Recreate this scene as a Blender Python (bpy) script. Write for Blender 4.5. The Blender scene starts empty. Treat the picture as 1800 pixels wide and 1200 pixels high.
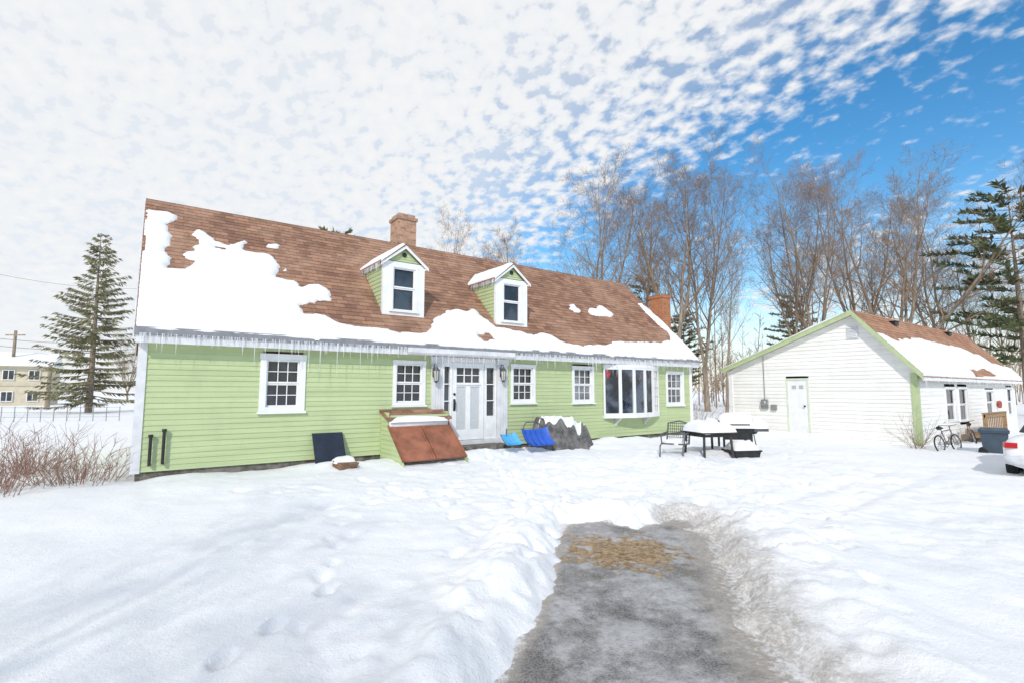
import bpy, math, random
import numpy as np
from mathutils import Vector, Matrix
random.seed(7)
scene=bpy.context.scene; COL=scene.collection
V=Vector
TH=math.radians(36); PH=math.radians(5.5); CAM=V((0,0,1.6)); F=900.0
fw=V((math.sin(TH)*math.cos(PH),math.cos(TH)*math.cos(PH),math.sin(PH)))
rt=V((math.cos(TH),-math.sin(TH),0)); up=rt.cross(fw)
def ray(x,y): return fw+rt*((x-900)/F)+up*((600-y)/F)
def onX(x,y,X): d=ray(x,y); return CAM+d*(X/d.x)
def onY(x,y,Y): d=ray(x,y); return CAM+d*(Y/d.y)
def onZ(x,y,Z): d=ray(x,y); return CAM+d*((Z-1.6)/d.z)
def onT(x,y,t): return CAM+ray(x,y)*t
def base(x,t,z=0.0):
    d=ray(x,687); p=CAM+d*t; return V((p.x,p.y,z))

# ---------------------------------------------------------------- mesh builder
ORG={}
class MB:
    def __init__(s): s.v=[]; s.f=[]
    def add(s,vs,fs):
        n=len(s.v); s.v.extend([tuple(v) for v in vs]); s.f.extend([tuple(i+n for i in f) for f in fs]); return s
    def box(s,x0,x1,y0,y1,z0,z1):
        return s.add([(x0,y0,z0),(x1,y0,z0),(x1,y1,z0),(x0,y1,z0),(x0,y0,z1),(x1,y0,z1),(x1,y1,z1),(x0,y1,z1)],
            [(0,3,2,1),(4,5,6,7),(0,1,5,4),(1,2,6,5),(2,3,7,6),(3,0,4,7)])
    def obox(s,c,a,b,d):
        c=V(c);a=V(a);b=V(b);d=V(d)
        vs=[c-a-b-d,c+a-b-d,c+a+b-d,c-a+b-d,c-a-b+d,c+a-b+d,c+a+b+d,c-a+b+d]
        return s.add(vs,[(0,3,2,1),(4,5,6,7),(0,1,5,4),(1,2,6,5),(2,3,7,6),(3,0,4,7)])
    def prism(s,A,B):
        n=len(A); fs=[tuple(range(n))[::-1],tuple(range(n,2*n))]
        for i in range(n): fs.append((i,(i+1)%n,n+(i+1)%n,n+i))
        return s.add(list(A)+list(B),fs)
    def tube(s,pts,rads,n=6,cap=True):
        if not hasattr(rads,'__len__'): rads=[rads]*len(pts)
        pts=[V(p) for p in pts]; vs=[]; m=len(pts)
        ref=None
        for i in range(m):
            d=(pts[min(i+1,m-1)]-pts[max(i-1,0)])
            if d.length<1e-9: d=V((0,0,1))
            d.normalize()
            if ref is None:
                ref=V((0,0,1)) if abs(d.z)<.8 else V((1,0,0))
            a=d.cross(ref)
            if a.length<1e-6: a=d.cross(V((0,1,0)))
            a.normalize(); b=a.cross(d); ref=b
            for k in range(n):
                t=2*math.pi*k/n
                vs.append(pts[i]+a*(math.cos(t)*rads[i])+b*(math.sin(t)*rads[i]))
        fs=[]
        for i in range(m-1):
            for k in range(n):
                fs.append((i*n+k,i*n+(k+1)%n,(i+1)*n+(k+1)%n,(i+1)*n+k))
        if cap and n>2: fs+= [tuple(range(n)),tuple(range((m-1)*n,m*n))[::-1]]
        return s.add(vs,fs)
    def ring(s,c,ax,R,r,n=20,k=6):
        c=V(c);ax=V(ax).normalized(); a=ax.cross(V((0,0,1)) if abs(ax.z)<.8 else V((1,0,0))).normalized(); b=ax.cross(a)
        vs=[];fs=[]
        for i in range(n):
            t=2*math.pi*i/n; o=a*math.cos(t)+b*math.sin(t)
            for j in range(k):
                u=2*math.pi*j/k; vs.append(c+o*(R+r*math.cos(u))+ax*(r*math.sin(u)))
        for i in range(n):
            for j in range(k):
                fs.append((i*k+j,i*k+(j+1)%k,((i+1)%n)*k+(j+1)%k,((i+1)%n)*k+j))
        return s.add(vs,fs)
    def lathe(s,c,prof,n=14,ax=(0,0,1)):
        ax=V(ax).normalized(); a=ax.cross(V((0,0,1)) if abs(ax.z)<.8 else V((1,0,0))).normalized(); b=ax.cross(a); c=V(c)
        vs=[];fs=[];m=len(prof)
        for r,h in prof:
            for k in range(n):
                t=2*math.pi*k/n; vs.append(c+ax*h+(a*math.cos(t)+b*math.sin(t))*max(r,1e-4))
        for i in range(m-1):
            for k in range(n): fs.append((i*n+k,i*n+(k+1)%n,(i+1)*n+(k+1)%n,(i+1)*n+k))
        return s.add(vs,fs)
    def pillow(s,x0,x1,y0,y1,z,h,seed=0,nx=14,ny=14,p=4):
        xs=np.linspace(0,1,nx+1); ys=np.linspace(0,1,ny+1)
        U,W=np.meshgrid(xs,ys)
        e=np.clip((1-np.abs(2*U-1)**p)*(1-np.abs(2*W-1)**p),0,1)**.45
        H=h*e*(.75+.5*fbm(U*3+seed*7,W*3+seed*3,seed,2))
        Wx=x0+(x1-x0)*(U+.03*(fbm(U*4,W*4,seed+3,2)-.5)); Wy=y0+(y1-y0)*(W+.03*(fbm(U*4,W*4,seed+9,2)-.5))
        vs=np.stack([Wx,Wy,z+H],-1).reshape(-1,3).tolist()
        fs=[]
        for j in range(ny):
            for i in range(nx):
                q=j*(nx+1)+i; fs.append((q,q+1,q+nx+2,q+nx+1))
        return s.add(vs,fs)
    def build(s,name,mat,parent=None,smooth=False,org=None,label=None,kind=None):
        if parent is not None: o0=V(ORG[parent.name])
        elif org is not None: o0=V(org)
        else:
            A=np.array(s.v); o0=V(((A[:,0].min()+A[:,0].max())/2,(A[:,1].min()+A[:,1].max())/2,A[:,2].min()))
        me=bpy.data.meshes.new(name)
        me.from_pydata((np.array(s.v)-np.array(o0)).tolist(),[],s.f)
        me.materials.append(mat)
        if smooth: me.polygons.foreach_set('use_smooth',[True]*len(me.polygons))
        me.update()
        o=bpy.data.objects.new(name,me); COL.objects.link(o)
        if parent is not None: o.parent=parent
        else: o.location=o0
        ORG[o.name]=tuple(o0)
        if label: o['label']=label
        if kind: o['kind']=kind
        return o
def thing(name,label,cat,loc,group=None,rz=0):
    o=bpy.data.objects.new(name,None); COL.objects.link(o); o.location=loc; o.empty_display_size=.2
    o.rotation_euler=(0,0,rz)
    o['label']=label; o['category']=cat
    if group: o['group']=group
    ORG[o.name]=tuple(loc); return o
def tag(o,label,cat,group=None):
    o['label']=label; o['category']=cat
    if group: o['group']=group
    return o

# ---------------------------------------------------------------- noise
def vn(x,y,seed=0):
    x=np.asarray(x,float); y=np.asarray(y,float)
    xi=np.floor(x).astype(np.int64); yi=np.floor(y).astype(np.int64)
    xf=x-xi; yf=y-yi; u=xf*xf*(3-2*xf); w=yf*yf*(3-2*yf)
    def h(a,b):
        n=(a*374761393+b*668265263+seed*982451)&0xffffffff
        n=((n^(n>>13))*1274126177)&0xffffffff
        return ((n^(n>>16))&0xffff)/65535.0
    return (h(xi,yi)*(1-u)+h(xi+1,yi)*u)*(1-w)+(h(xi,yi+1)*(1-u)+h(xi+1,yi+1)*u)*w
def fbm(x,y,seed=0,o=4):
    a=.5;t=0;n=0
    for i in range(o):
        t=t+a*vn(x*2**i,y*2**i,seed+i*17); n+=a; a*=.5
    return t/n
def sst(a,b,x):
    t=np.clip((x-a)/(b-a),0,1); return t*t*(3-2*t)
def sdf(px,py,poly):
    px=np.asarray(px,float);py=np.asarray(py,float)
    d=np.full(px.shape,1e9); ins=np.zeros(px.shape,bool); n=len(poly)
    for i in range(n):
        x0,y0=poly[i]; x1,y1=poly[(i+1)%n]; ex=x1-x0; ey=y1-y0
        t=np.clip(((px-x0)*ex+(py-y0)*ey)/(ex*ex+ey*ey+1e-12),0,1)
        d=np.minimum(d,np.hypot(px-x0-t*ex,py-y0-t*ey))
        c=((y0>py)!=(y1>py))
        if ey!=0: ins^= c&(px<(x0+(py-y0)*ex/ey))
    return np.where(ins,d,-d)

# ---------------------------------------------------------------- materials
def newmat(name):
    m=bpy.data.materials.new(name); m.use_nodes=True; nt=m.node_tree
    return m,nt,nt.nodes['Principled BSDF']
def nd(nt,t,**k):
    n=nt.nodes.new(t)
    for a,b in k.items(): setattr(n,a,b)
    return n
def mixc(nt,fac,a,b,blend='MIX'):
    n=nd(nt,'ShaderNodeMix',data_type='RGBA',blend_type=blend)
    for i,v in ((0,fac),(6,a),(7,b)):
        if hasattr(v,'is_output'): nt.links.new(v,n.inputs[i])
        elif i==0: n.inputs[0].default_value=v
        else: n.inputs[i].default_value=tuple(v)+((1,) if len(v)==3 else ())
    return n.outputs[2]
def noise(nt,vec,scale,detail=4,rough=.55,dist=0):
    n=nd(nt,'ShaderNodeTexNoise'); n.inputs['Scale'].default_value=scale; n.inputs['Detail'].default_value=detail
    n.inputs['Roughness'].default_value=rough; n.inputs['Distortion'].default_value=dist
    if vec is not None: nt.links.new(vec,n.inputs['Vector'])
    return n.outputs['Fac']
def mr(nt,val,a,b,c=0,d=1,smooth=True):
    n=nd(nt,'ShaderNodeMapRange',interpolation_type='SMOOTHSTEP' if smooth else 'LINEAR')
    for i,v in enumerate((val,a,b,c,d)):
        if hasattr(v,'is_output'): nt.links.new(v,n.inputs[i])
        else: n.inputs[i].default_value=v
    return n.outputs[0]
def mth(nt,op,a,b=0.0):
    n=nd(nt,'ShaderNodeMath',operation=op)
    for i,v in enumerate((a,b)):
        if hasattr(v,'is_output'): nt.links.new(v,n.inputs[i])
        else: n.inputs[i].default_value=v
    return n.outputs[0]
def objc(nt,scale=None):
    tc=nd(nt,'ShaderNodeTexCoord')
    if scale is None: return tc.outputs['Object']
    mp=nd(nt,'ShaderNodeMapping'); mp.inputs['Scale'].default_value=scale
    nt.links.new(tc.outputs['Object'],mp.inputs['Vector']); return mp.outputs['Vector']
def bump(nt,b,h,strength,dist):
    n=nd(nt,'ShaderNodeBump'); n.inputs['Strength'].default_value=strength; n.inputs['Distance'].default_value=dist
    nt.links.new(h,n.inputs['Height']); nt.links.new(n.outputs['Normal'],b.inputs['Normal'])
def sc(c,k): return tuple(min(1,max(0,x*k)) for x in c)
def simple(name,col,rough=.6,var=.14,scale=5,bmp=0,bscale=60,metal=0,stretch=None,spec=.4):
    m,nt,b=newmat(name); vec=objc(nt,stretch)
    f=mr(nt,noise(nt,vec,scale,5,.6),.3,.7)
    nt.links.new(mixc(nt,f,sc(col,1-var),sc(col,1+var)),b.inputs['Base Color'])
    b.inputs['Roughness'].default_value=rough; b.inputs['Metallic'].default_value=metal
    b.inputs['Specular IOR Level'].default_value=spec
    if bmp: bump(nt,b,noise(nt,objc(nt),bscale,4),bmp,.01)
    return m
def clapmat(name,col,dirt):
    m,nt,b=newmat(name)
    f=mr(nt,noise(nt,objc(nt,(.35,.35,9.5)),1.0,3,.6),.3,.7)
    g=mr(nt,noise(nt,objc(nt,(2.2,2.2,.8)),1.6,5,.65),.45,.75)
    c=mixc(nt,f,sc(col,.92),sc(col,1.07)); c=mixc(nt,mth(nt,'MULTIPLY',g,.4),c,dirt)
    nt.links.new(c,b.inputs['Base Color']); b.inputs['Roughness'].default_value=.6; b.inputs['Specular IOR Level'].default_value=.3
    bump(nt,b,noise(nt,objc(nt,(3,3,60)),1.5,3),.15,.004)
    return m
def shingle(name,z0,sina,cols,axis='x',e=.15):
    m,nt,b=newmat(name); tc=nd(nt,'ShaderNodeTexCoord'); sp=nd(nt,'ShaderNodeSeparateXYZ'); nt.links.new(tc.outputs['Object'],sp.inputs[0])
    v=mth(nt,'DIVIDE',mth(nt,'SUBTRACT',sp.outputs[2],z0),sina)
    cb=nd(nt,'ShaderNodeCombineXYZ'); nt.links.new(sp.outputs[0 if axis=='x' else 1],cb.inputs[0]); nt.links.new(v,cb.inputs[1])
    def br(w,off,c1,c2,ms,seedsh=0):
        t=nd(nt,'ShaderNodeTexBrick',offset=off,offset_frequency=2,squash=1)
        t.inputs['Color1'].default_value=c1+(1,); t.inputs['Color2'].default_value=c2+(1,); t.inputs['Mortar'].default_value=sc(c2,.55)+(1,)
        t.inputs['Scale'].default_value=1; t.inputs['Mortar Size'].default_value=ms; t.inputs['Mortar Smooth'].default_value=.3
        t.inputs['Brick Width'].default_value=w; t.inputs['Row Height'].default_value=e
        nt.links.new(cb.outputs[0],t.inputs['Vector']); return t.outputs['Color']
    a=br(.27,.37,cols[0],cols[3],.006); c=br(.43,.23,cols[2],cols[1],.004)
    col=mixc(nt,.35,a,c)
    n1=mr(nt,noise(nt,tc.outputs['Object'],.6,5,.65),.42,.66)
    col=mixc(nt,mth(nt,'MULTIPLY',n1,.45),col,(.56,.36,.25))
    n3=mr(nt,noise(nt,tc.outputs['Object'],3.2,6,.8),.50,.64)
    col=mixc(nt,mth(nt,'MULTIPLY',n3,.5),col,cols[3])
    n2=noise(nt,tc.outputs['Object'],140,2)
    col=mixc(nt,mr(nt,n2,.3,.7,.0,.25),col,sc(cols[3],.6))
    nt.links.new(col,b.inputs['Base Color']); b.inputs['Roughness'].default_value=.9; b.inputs['Specular IOR Level'].default_value=.15
    bump(nt,b,n2,.4,.004)
    return m
def brickmat(name,c1,c2,mortar):
    m,nt,b=newmat(name); tc=nd(nt,'ShaderNodeTexCoord'); sp=nd(nt,'ShaderNodeSeparateXYZ'); nt.links.new(tc.outputs['Object'],sp.inputs[0])
    cb=nd(nt,'ShaderNodeCombineXYZ'); nt.links.new(mth(nt,'ADD',sp.outputs[0],sp.outputs[1]),cb.inputs[0]); nt.links.new(sp.outputs[2],cb.inputs[1])
    t=nd(nt,'ShaderNodeTexBrick'); t.inputs['Color1'].default_value=c1+(1,); t.inputs['Color2'].default_value=c2+(1,); t.inputs['Mortar'].default_value=mortar+(1,)
    t.inputs['Scale'].default_value=1; t.inputs['Mortar Size'].default_value=.009; t.inputs['Brick Width'].default_value=.21; t.inputs['Row Height'].default_value=.085
    nt.links.new(cb.outputs[0],t.inputs['Vector'])
    f=mr(nt,noise(nt,tc.outputs['Object'],7,5),.4,.7,0,.4)
    nt.links.new(mixc(nt,f,t.outputs['Color'],sc(c2,.6)),b.inputs['Base Color']); b.inputs['Roughness'].default_value=.85
    bump(nt,b,t.outputs['Fac'],-.5,.01); return m
def glassmat(name,col,rough=.03):
    m,nt,b=newmat(name)
    f=mr(nt,noise(nt,objc(nt),1.7,3),.4,.65)
    nt.links.new(mixc(nt,f,sc(col,.5),sc(col,1.5)),b.inputs['Base Color'])
    b.inputs['Roughness'].default_value=rough; b.inputs['Specular IOR Level'].default_value=.8
    bump(nt,b,noise(nt,objc(nt),1.3,1),.12,.05); return m
def snowmat(name,dirt=False):
    m,nt,b=newmat(name); vec=objc(nt)
    f=mr(nt,noise(nt,vec,.8,5),.3,.7)
    c=mixc(nt,f,(.86,.865,.875),(.90,.90,.895))
    if dirt:
        at=nd(nt,'ShaderNodeAttribute',attribute_name='dirt')
        n=noise(nt,vec,4,7,.72)
        k=mr(nt,mth(nt,'ADD',mth(nt,'MULTIPLY',at.outputs['Fac'],.8),mth(nt,'MULTIPLY',n,.8)),.62,1.15)
        n2=noise(nt,vec,30,5,.7)
        k2=mth(nt,'MULTIPLY',k,mr(nt,n2,.3,.62,.35,1))
        c=mixc(nt,mth(nt,'MULTIPLY',k2,.9),c,mixc(nt,noise(nt,vec,7,5),(.24,.195,.15),(.56,.51,.45)))
    nt.links.new(c,b.inputs['Base Color']); b.inputs['Roughness'].default_value=.7; b.inputs['Specular IOR Level'].default_value=.25
    h=mth(nt,'ADD',noise(nt,vec,11,7,.72),mth(nt,'MULTIPLY',noise(nt,vec,60,4),.35))
    bump(nt,b,h,.6,.04); return m
def icemat():
    m,nt,b=newmat('ice'); f=noise(nt,objc(nt),20,2)
    nt.links.new(mixc(nt,f,(.80,.86,.90),(.97,.98,1)),b.inputs['Base Color']); b.inputs['Roughness'].default_value=.15
    b.inputs['Alpha'].default_value=.45; b.inputs['Specular IOR Level'].default_value=.8; return m
def clearglass():
    m,nt,b=newmat('clear_glass_sky_tint'); f=noise(nt,objc(nt),1.5,3)
    nt.links.new(mixc(nt,mr(nt,f,.42,.6),(.02,.028,.04),(.16,.20,.26)),b.inputs['Base Color']); b.inputs['Roughness'].default_value=.02; b.inputs['Alpha'].default_value=.45  # patchy blue in the base colour stands in for reflected sky and trees
    b.inputs['Specular IOR Level'].default_value=1.0; return m

GREEN=clapmat('green_clapboard',(.475,.555,.305),(.40,.455,.265))
GREENW=clapmat('white_clapboard',(.85,.83,.785),(.72,.70,.65))
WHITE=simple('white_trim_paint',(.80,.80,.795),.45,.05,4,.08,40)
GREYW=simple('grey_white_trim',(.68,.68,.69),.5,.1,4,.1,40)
GTRIM=simple('green_trim_paint',(.45,.53,.29),.5,.08,4,.1,40)
SNOW=snowmat('snow'); SNOWG=snowmat('ground_snow',True); ICE=icemat(); CLEAR=clearglass()
GLASS=glassmat('window_glass',(.035,.042,.052)); GLASSL=glassmat('blind_and_reflection_glass',(.17,.18,.20)); BLACK=simple('black_metal',(.02,.02,.022),.45,.3,8,.1,50)
DARKGREY=simple('dark_grey_metal',(.09,.09,.095),.5,.2,8,.1,50); GREY=simple('grey_metal',(.35,.35,.35),.4,.15,8,0,50,.6)
IRON=simple('wrought_iron',(.12,.12,.125),.5,.2,10,.1,50,.1)
BROWN=simple('brown_bulkhead_paint',(.30,.115,.065),.55,.3,3,.2,30)
STONE=simple('foundation_stone',(.15,.135,.115),.9,.5,6,.6,14)
BRICK=brickmat('tan_brick',(.55,.31,.19),(.33,.165,.10),(.42,.34,.27)); BRICK2=brickmat('orange_brick',(.48,.165,.06),(.36,.12,.05),(.35,.24,.16))
BARK=simple('bark',(.28,.22,.165),.9,.35,3,.5,12,0,(2,2,.5)); TWIG=simple('twig',(.275,.195,.135),.9,.3,1.5)
TWIGR=simple('reddish_twig',(.26,.155,.12),.8,.35,3); NEEDLE=simple('spruce_needles',(.21,.20,.105),.8,.5,.9); NEEDLED=simple('pine_needles',(.105,.125,.055),.8,.5,.9)
WOOD=simple('weathered_wood',(.33,.20,.10),.75,.25,4,.3,30,0,(1,1,6)); DARKWOOD=simple('dark_wood',(.05,.042,.038),.6,.3,5,.2,30)
BLUE=simple('blue_plastic',(.03,.11,.50),.4,.12,5); CYAN=simple('light_blue_plastic',(.10,.42,.72),.4,.1,5)
TARP=simple('grey_tarp',(.14,.135,.13),.75,.5,5,.7,18); NAVY=simple('dark_navy_board',(.018,.026,.045),.5,.25,4); BINM=simple('slate_bin_plastic',(.06,.085,.115),.5,.2,4)
CARW=simple('white_car_paint',(.80,.80,.81),.25,.03,2); TYRE=simple('tyre_rubber',(.02,.02,.02),.85,.3,10); REDL=simple('red_lens',(.42,.012,.012),.2,.1,5)
TAN=simple('tan_siding',(.60,.53,.39),.7,.08,2); CARD=simple('wet_brown_box',(.22,.13,.08),.85,.3,5,.3,20); RED=simple('red_ornament',(.6,.03,.04),.5,.2,5)
LAMP=simple('lantern_glass',(.55,.55,.5),.15,.1,6); PANELG=simple('door_panel_shade_grey',(.54,.55,.56),.5,.12,30)  # door panel grey is the shade of the recesses, painted in

# ---------------------------------------------------------------- icicles
icm=[]
for i in range(4):
    b=MB(); rr=random.Random(i); n=6; pts=[];rd=[]
    for k in range(n+1):
        f=k/n; pts.append((rr.uniform(-.02,.02)*f*.4,rr.uniform(-.02,.02)*f*.4,-f)); rd.append(.5*(1-f)**.8*(1+.12*rr.uniform(-1,1))+.03)
    b.tube(pts,rd,5); me=bpy.data.meshes.new('icicle'); me.from_pydata(b.v,[],b.f); me.materials.append(ICE); me.polygons.foreach_set('use_smooth',[True]*len(me.polygons)); icm.append(me)
def icicle(parent,p,L,r):
    o=bpy.data.objects.new('icicle',random.choice(icm)); COL.objects.link(o); o.parent=parent
    o.location=V(p)-V(ORG[parent.name]); o.scale=(r*2,r*2,L); o.rotation_euler=(0,0,random.uniform(0,6))
def fringe(mb,p,L,r):
    p=V(p); mb.tube([p,p-V((0,0,L*.4)),p-V((0,0,L))],[r,r*.65,.001],4,False)
def eave_ice(parent,fn,n_big,n_small,Lr,seed,small=(.04,.16)):
    R=random.Random(seed); fr=MB()
    for i in range(n_big):
        u=(i+R.uniform(0.05,.95))/n_big
        dens=.3+.7*float(vn(u*14,3,seed))
        icicle(parent,fn(u),R.uniform(*Lr)*dens,R.uniform(.008,.014))
    for i in range(n_small):
        u=R.random(); dens=.2+.9*float(vn(u*22,7,seed)); fringe(fr,fn(u),R.uniform(*small)*dens,R.uniform(.005,.009))
    if n_small: fr.build('icicle_fringe',ICE,parent,True,kind='stuff')

# ---------------------------------------------------------------- clapboards
def clap_y(mb,x0,x1,z0,z1,Y,ops,e=.105,lip=.016):
    n=max(1,round((z1-z0)/e)); e=(z1-z0)/n
    for k in range(n):
        a=z0+k*e; c=a+e; segs=[(x0,x1)]
        for (ox0,ox1,oz0,oz1) in ops:
            if c>oz0+.001 and a<oz1-.001:
                ns=[]
                for s0,s1 in segs:
                    if ox1<=s0 or ox0>=s1: ns.append((s0,s1)); continue
                    if ox0>s0: ns.append((s0,ox0))
                    if ox1<s1: ns.append((ox1,s1))
                segs=ns
        for s0,s1 in segs:
            mb.add([(s0,Y-lip,a),(s1,Y-lip,a),(s1,Y-.002,c),(s0,Y-.002,c),(s0,Y,a),(s1,Y,a)],[(0,1,2,3),(4,5,1,0)])
def clap_x(mb,X,sg,span,z0,z1,e=.105,lip=.016,ops=()):
    n=max(1,round((z1-z0)/e)); e=(z1-z0)/n
    for k in range(n):
        a=z0+k*e; c=min(a+e,z1-.001); l0,l1=span(a+.001); t0,t1=span(c)
        parts=[((l0,l1),(t0,t1))]
        for (o0,o1,oz0,oz1) in ops:
            if c>oz0 and a<oz1: parts=[((l0,o0),(t0,o0)),((o1,l1),(o1,t1))]
        for (p0,p1),(q0,q1) in parts:
            vs=[(X+sg*lip,p0,a),(X+sg*lip,p1,a),(X+sg*.002,q1,c),(X+sg*.002,q0,c),(X,p0,a),(X,p1,a)]
            mb.add(vs,[(0,1,2,3),(4,5,1,0)] if sg>0 else [(3,2,1,0),(0,1,5,4)])
def rectY(xl,xr,yt,yb,Y):
    ym=(yt+yb)/2; xm=(xl+xr)/2
    return onY(xl,ym,Y).x,onY(xr,ym,Y).x,onY(xm,yb,Y).z,onY(xm,yt,Y).z
def window(root,X0,X1,Z0,Z1,Y,cols=3,rows=2,w=.085,glass=None,trim=None,sill=True,split=True,pname='window',label=None):
    trim=trim or WHITE; glass=glass or GLASS
    c=MB(); f=Y-.04; bk=Y+.09
    c.box(X0,X0+w,f,bk,Z0,Z1-w-.001); c.box(X1-w,X1,f,bk,Z0,Z1-w-.001); c.box(X0-.012,X1+.012,f-.008,bk,Z1-w,Z1)
    c.box(X0+w+.001,X1-w-.001,f+.004,bk,Z0,Z0+w*.75)
    win=c.build(pname,trim,root,label=label)
    ix0,ix1,iz0,iz1=X0+w+.001,X1-w-.001,Z0+w*.75+.001,Z1-w-.001; mid=(iz0+iz1)/2; s=.035
    sa=MB()
    for (a,b_,d) in ([(iz0,mid-.001,.030),(mid+.001,iz1,.010)] if split else [(iz0,iz1,.014)]):
        y0=Y+d; y1=Y+d+.035
        sa.box(ix0,ix0+s,y0,y1,a,b_); sa.box(ix1-s,ix1,y0,y1,a,b_); sa.box(ix0+s,ix1-s,y0+.002,y1,a,a+s); sa.box(ix0+s,ix1-s,y0+.002,y1,b_-s,b_)
        for k in range(1,cols):
            x=ix0+s+(ix1-ix0-2*s)*k/cols; sa.box(x-.008,x+.008,y0+.006,y1-.002,a+s,b_-s)
        for k in range(1,rows):
            z=a+s+(b_-a-2*s)*k/rows; sa.box(ix0+s,ix1-s,y0+.009,y1-.004,z-.008,z+.008)
    sa.build('sash',trim,win)
    g=MB(); g.box(ix0,ix1,Y+.068,Y+.074,iz0,iz1); g.build('pane',glass,win)
    if sill:
        q=MB(); q.box(X0-.03,X1+.03,Y-.075,Y+.02,Z0-.045,Z0-.001); q.build('sill',trim,win)
    return (X0+w*.45,X1-w*.45,Z0+.02,Z1-w*.4)

# ================================================================ HOUSE
HX0,HX1,HY=-.02,16.55,11.5
EY,EZ=11.2,2.72; RY,RZ=14.75,6.17; m_=(RZ-EZ)/(RY-EY); BY=2*RY-EY; HB=2*RY-HY
SINA=m_/math.sqrt(1+m_*m_); COSA=1/math.sqrt(1+m_*m_); SL=math.hypot(RY-EY,RZ-EZ)
RX0,RX1=-.11,16.68
house=thing('house','long pale green clapboard house with brown shingle roof and two dormers','house',(8.3,14.75,0))
ops=[]
W=[(456,536,622,722,3,2,GLASS),(690,747,633,711,3,2,GLASS),(897,940,640,707,3,2,GLASS),(1005,1043,643,707,3,2,GLASSL),(1170,1201,652,711,3,2,GLASSL)]
wl=['wide trimmed window at the left end of the green wall','window just left of the front door','window just right of the front door','window left of the bow window','small window right of the bow window']
for (xl,xr,yt,yb,cc,rr,gl),lb in zip(W,wl):
    X0,X1,Z0,Z1=rectY(xl,xr,yt,yb,HY); w=.085 if lb!=wl[0] else .12
    ops.append(window(house,X0,X1,Z0,Z1,HY,cc,rr,w,gl,label=lb))
DX=lambda px: onY(px,700,HY).x
dz0,dz1=.36,2.33
ops.append((DX(757)+.02,DX(890)-.02,.25,2.46))
bx0,bx1=onY(1062,685,11.42).x,onY(1158,688,11.42).x; bz0,bz1=.84,2.42
ops.append((bx0+.03,bx1-.03,bz0+.02,bz1-.02))
fwall=MB(); clap_y(fwall,HX0+.1,HX1-.1,.15,2.52,HY,ops); fwall.build('front_wall',GREEN,house)
def hspan(z):
    zt=EZ-.14
    if z<=zt: return HY+.01,HB-.01
    k=(z-zt)/m_
    return EY+max(.3,k+.02),BY-max(.3,k+.02)
for X,sg in ((HX0,-1),(HX1,1)):
    g=MB(); clap_x(g,X,sg,hspan,.15,RZ-.3); g.build('gable_wall',GREEN,house)
g=MB(); g.box(HX0+.05,HX1-.05,HB-.1,HB,.0,2.6); g.build('back_wall',GREEN,house)
f=MB(); f.box(HX0+.05,HX1-.05,HY+.03,HB-.12,-.4,.15)
f.build('foundation',STONE,house)
for x0,x1 in ((HX0-.025,HX0+.115),(HX1-.115,HX1+.025)):
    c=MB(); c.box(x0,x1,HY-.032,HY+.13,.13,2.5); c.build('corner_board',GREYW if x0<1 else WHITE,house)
def roof_profile(ye,ze,yr,zr,e,lip=.009):
    L=math.hypot(yr-ye,zr-ze); dy=(yr-ye)/L; dz=(zr-ze)/L; sgn=1 if dy>0 else -1
    ny,nz=-dz*sgn,dy*sgn; n=int(L/e); pts=[]
    for k in range(n+1):
        s=k*e; s2=min(s+e,L)
        pts.append((ye+dy*s+ny*lip,ze+dz*s+nz*lip)); pts.append((ye+dy*s2,ze+dz*s2))
        if s2>=L: break
    return pts
SHC=((.50,.285,.185),(.29,.155,.105),(.40,.22,.145),(.165,.092,.066))
SH=shingle('brown_shingles',EZ,SINA,SHC)
def gable_roof(name,mat,root,x0,x1,front,ridge,back,th=.11,e=.15):
    pf=roof_profile(*front,*ridge,e); pb=roof_profile(*back,*ridge,e)[::-1]
    top=pf+pb; n=len(top); mb=MB()
    A=[(x0,y,z) for y,z in top]; B=[(x1,y,z) for y,z in top]
    mb.add(A+B,[(i,n+i,n+i+1,i+1) for i in range(n-1)])
    poly=[front,ridge,back]; low=[(y,z-th) for y,z in poly]
    cs=poly+low[::-1]
    for x,rev in ((x0,False),(x1,True)):
        vs=[(x,y,z) for y,z in cs]; mb.add(vs,[(0,1,4,5),(1,2,3,4)])
    lo=[(x0,y,z) for y,z in low]+[(x1,y,z) for y,z in low]; mb.add(lo,[(0,1,4,3),(1,2,5,4)])
    for (y,z) in (front,back): mb.add([(x0,y,z),(x1,y,z),(x1,y,z-th),(x0,y,z-th)],[(0,1,2,3)])
    return mb.build(name,mat,root)
roof=gable_roof('roof',SH,house,RX0,RX1,(EY,EZ),(RY,RZ),(BY,EZ))
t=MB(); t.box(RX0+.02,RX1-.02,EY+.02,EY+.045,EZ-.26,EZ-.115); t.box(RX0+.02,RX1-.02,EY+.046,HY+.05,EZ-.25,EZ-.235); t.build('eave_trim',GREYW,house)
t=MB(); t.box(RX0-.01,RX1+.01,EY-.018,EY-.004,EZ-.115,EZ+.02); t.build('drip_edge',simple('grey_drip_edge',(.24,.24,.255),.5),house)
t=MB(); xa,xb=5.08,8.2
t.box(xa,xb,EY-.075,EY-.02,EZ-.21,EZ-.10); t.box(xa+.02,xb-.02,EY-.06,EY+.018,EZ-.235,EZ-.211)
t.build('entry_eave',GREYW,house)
for x0,x1 in ((RX0-.028,RX0-.003),(RX1+.003,RX1+.028)):
    t=MB()
    for ya,yb,s in ((EY,RY,1),(BY,RY,-1)):
        A=[(x0,ya,EZ-.005),(x0,yb,RZ-.005),(x0,yb,RZ-.20),(x0,ya,EZ-.20)]; B=[(x1,)+p[1:] for p in A]; t.prism(A,B)
    t.build('rake_board',GREYW,house)
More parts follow.
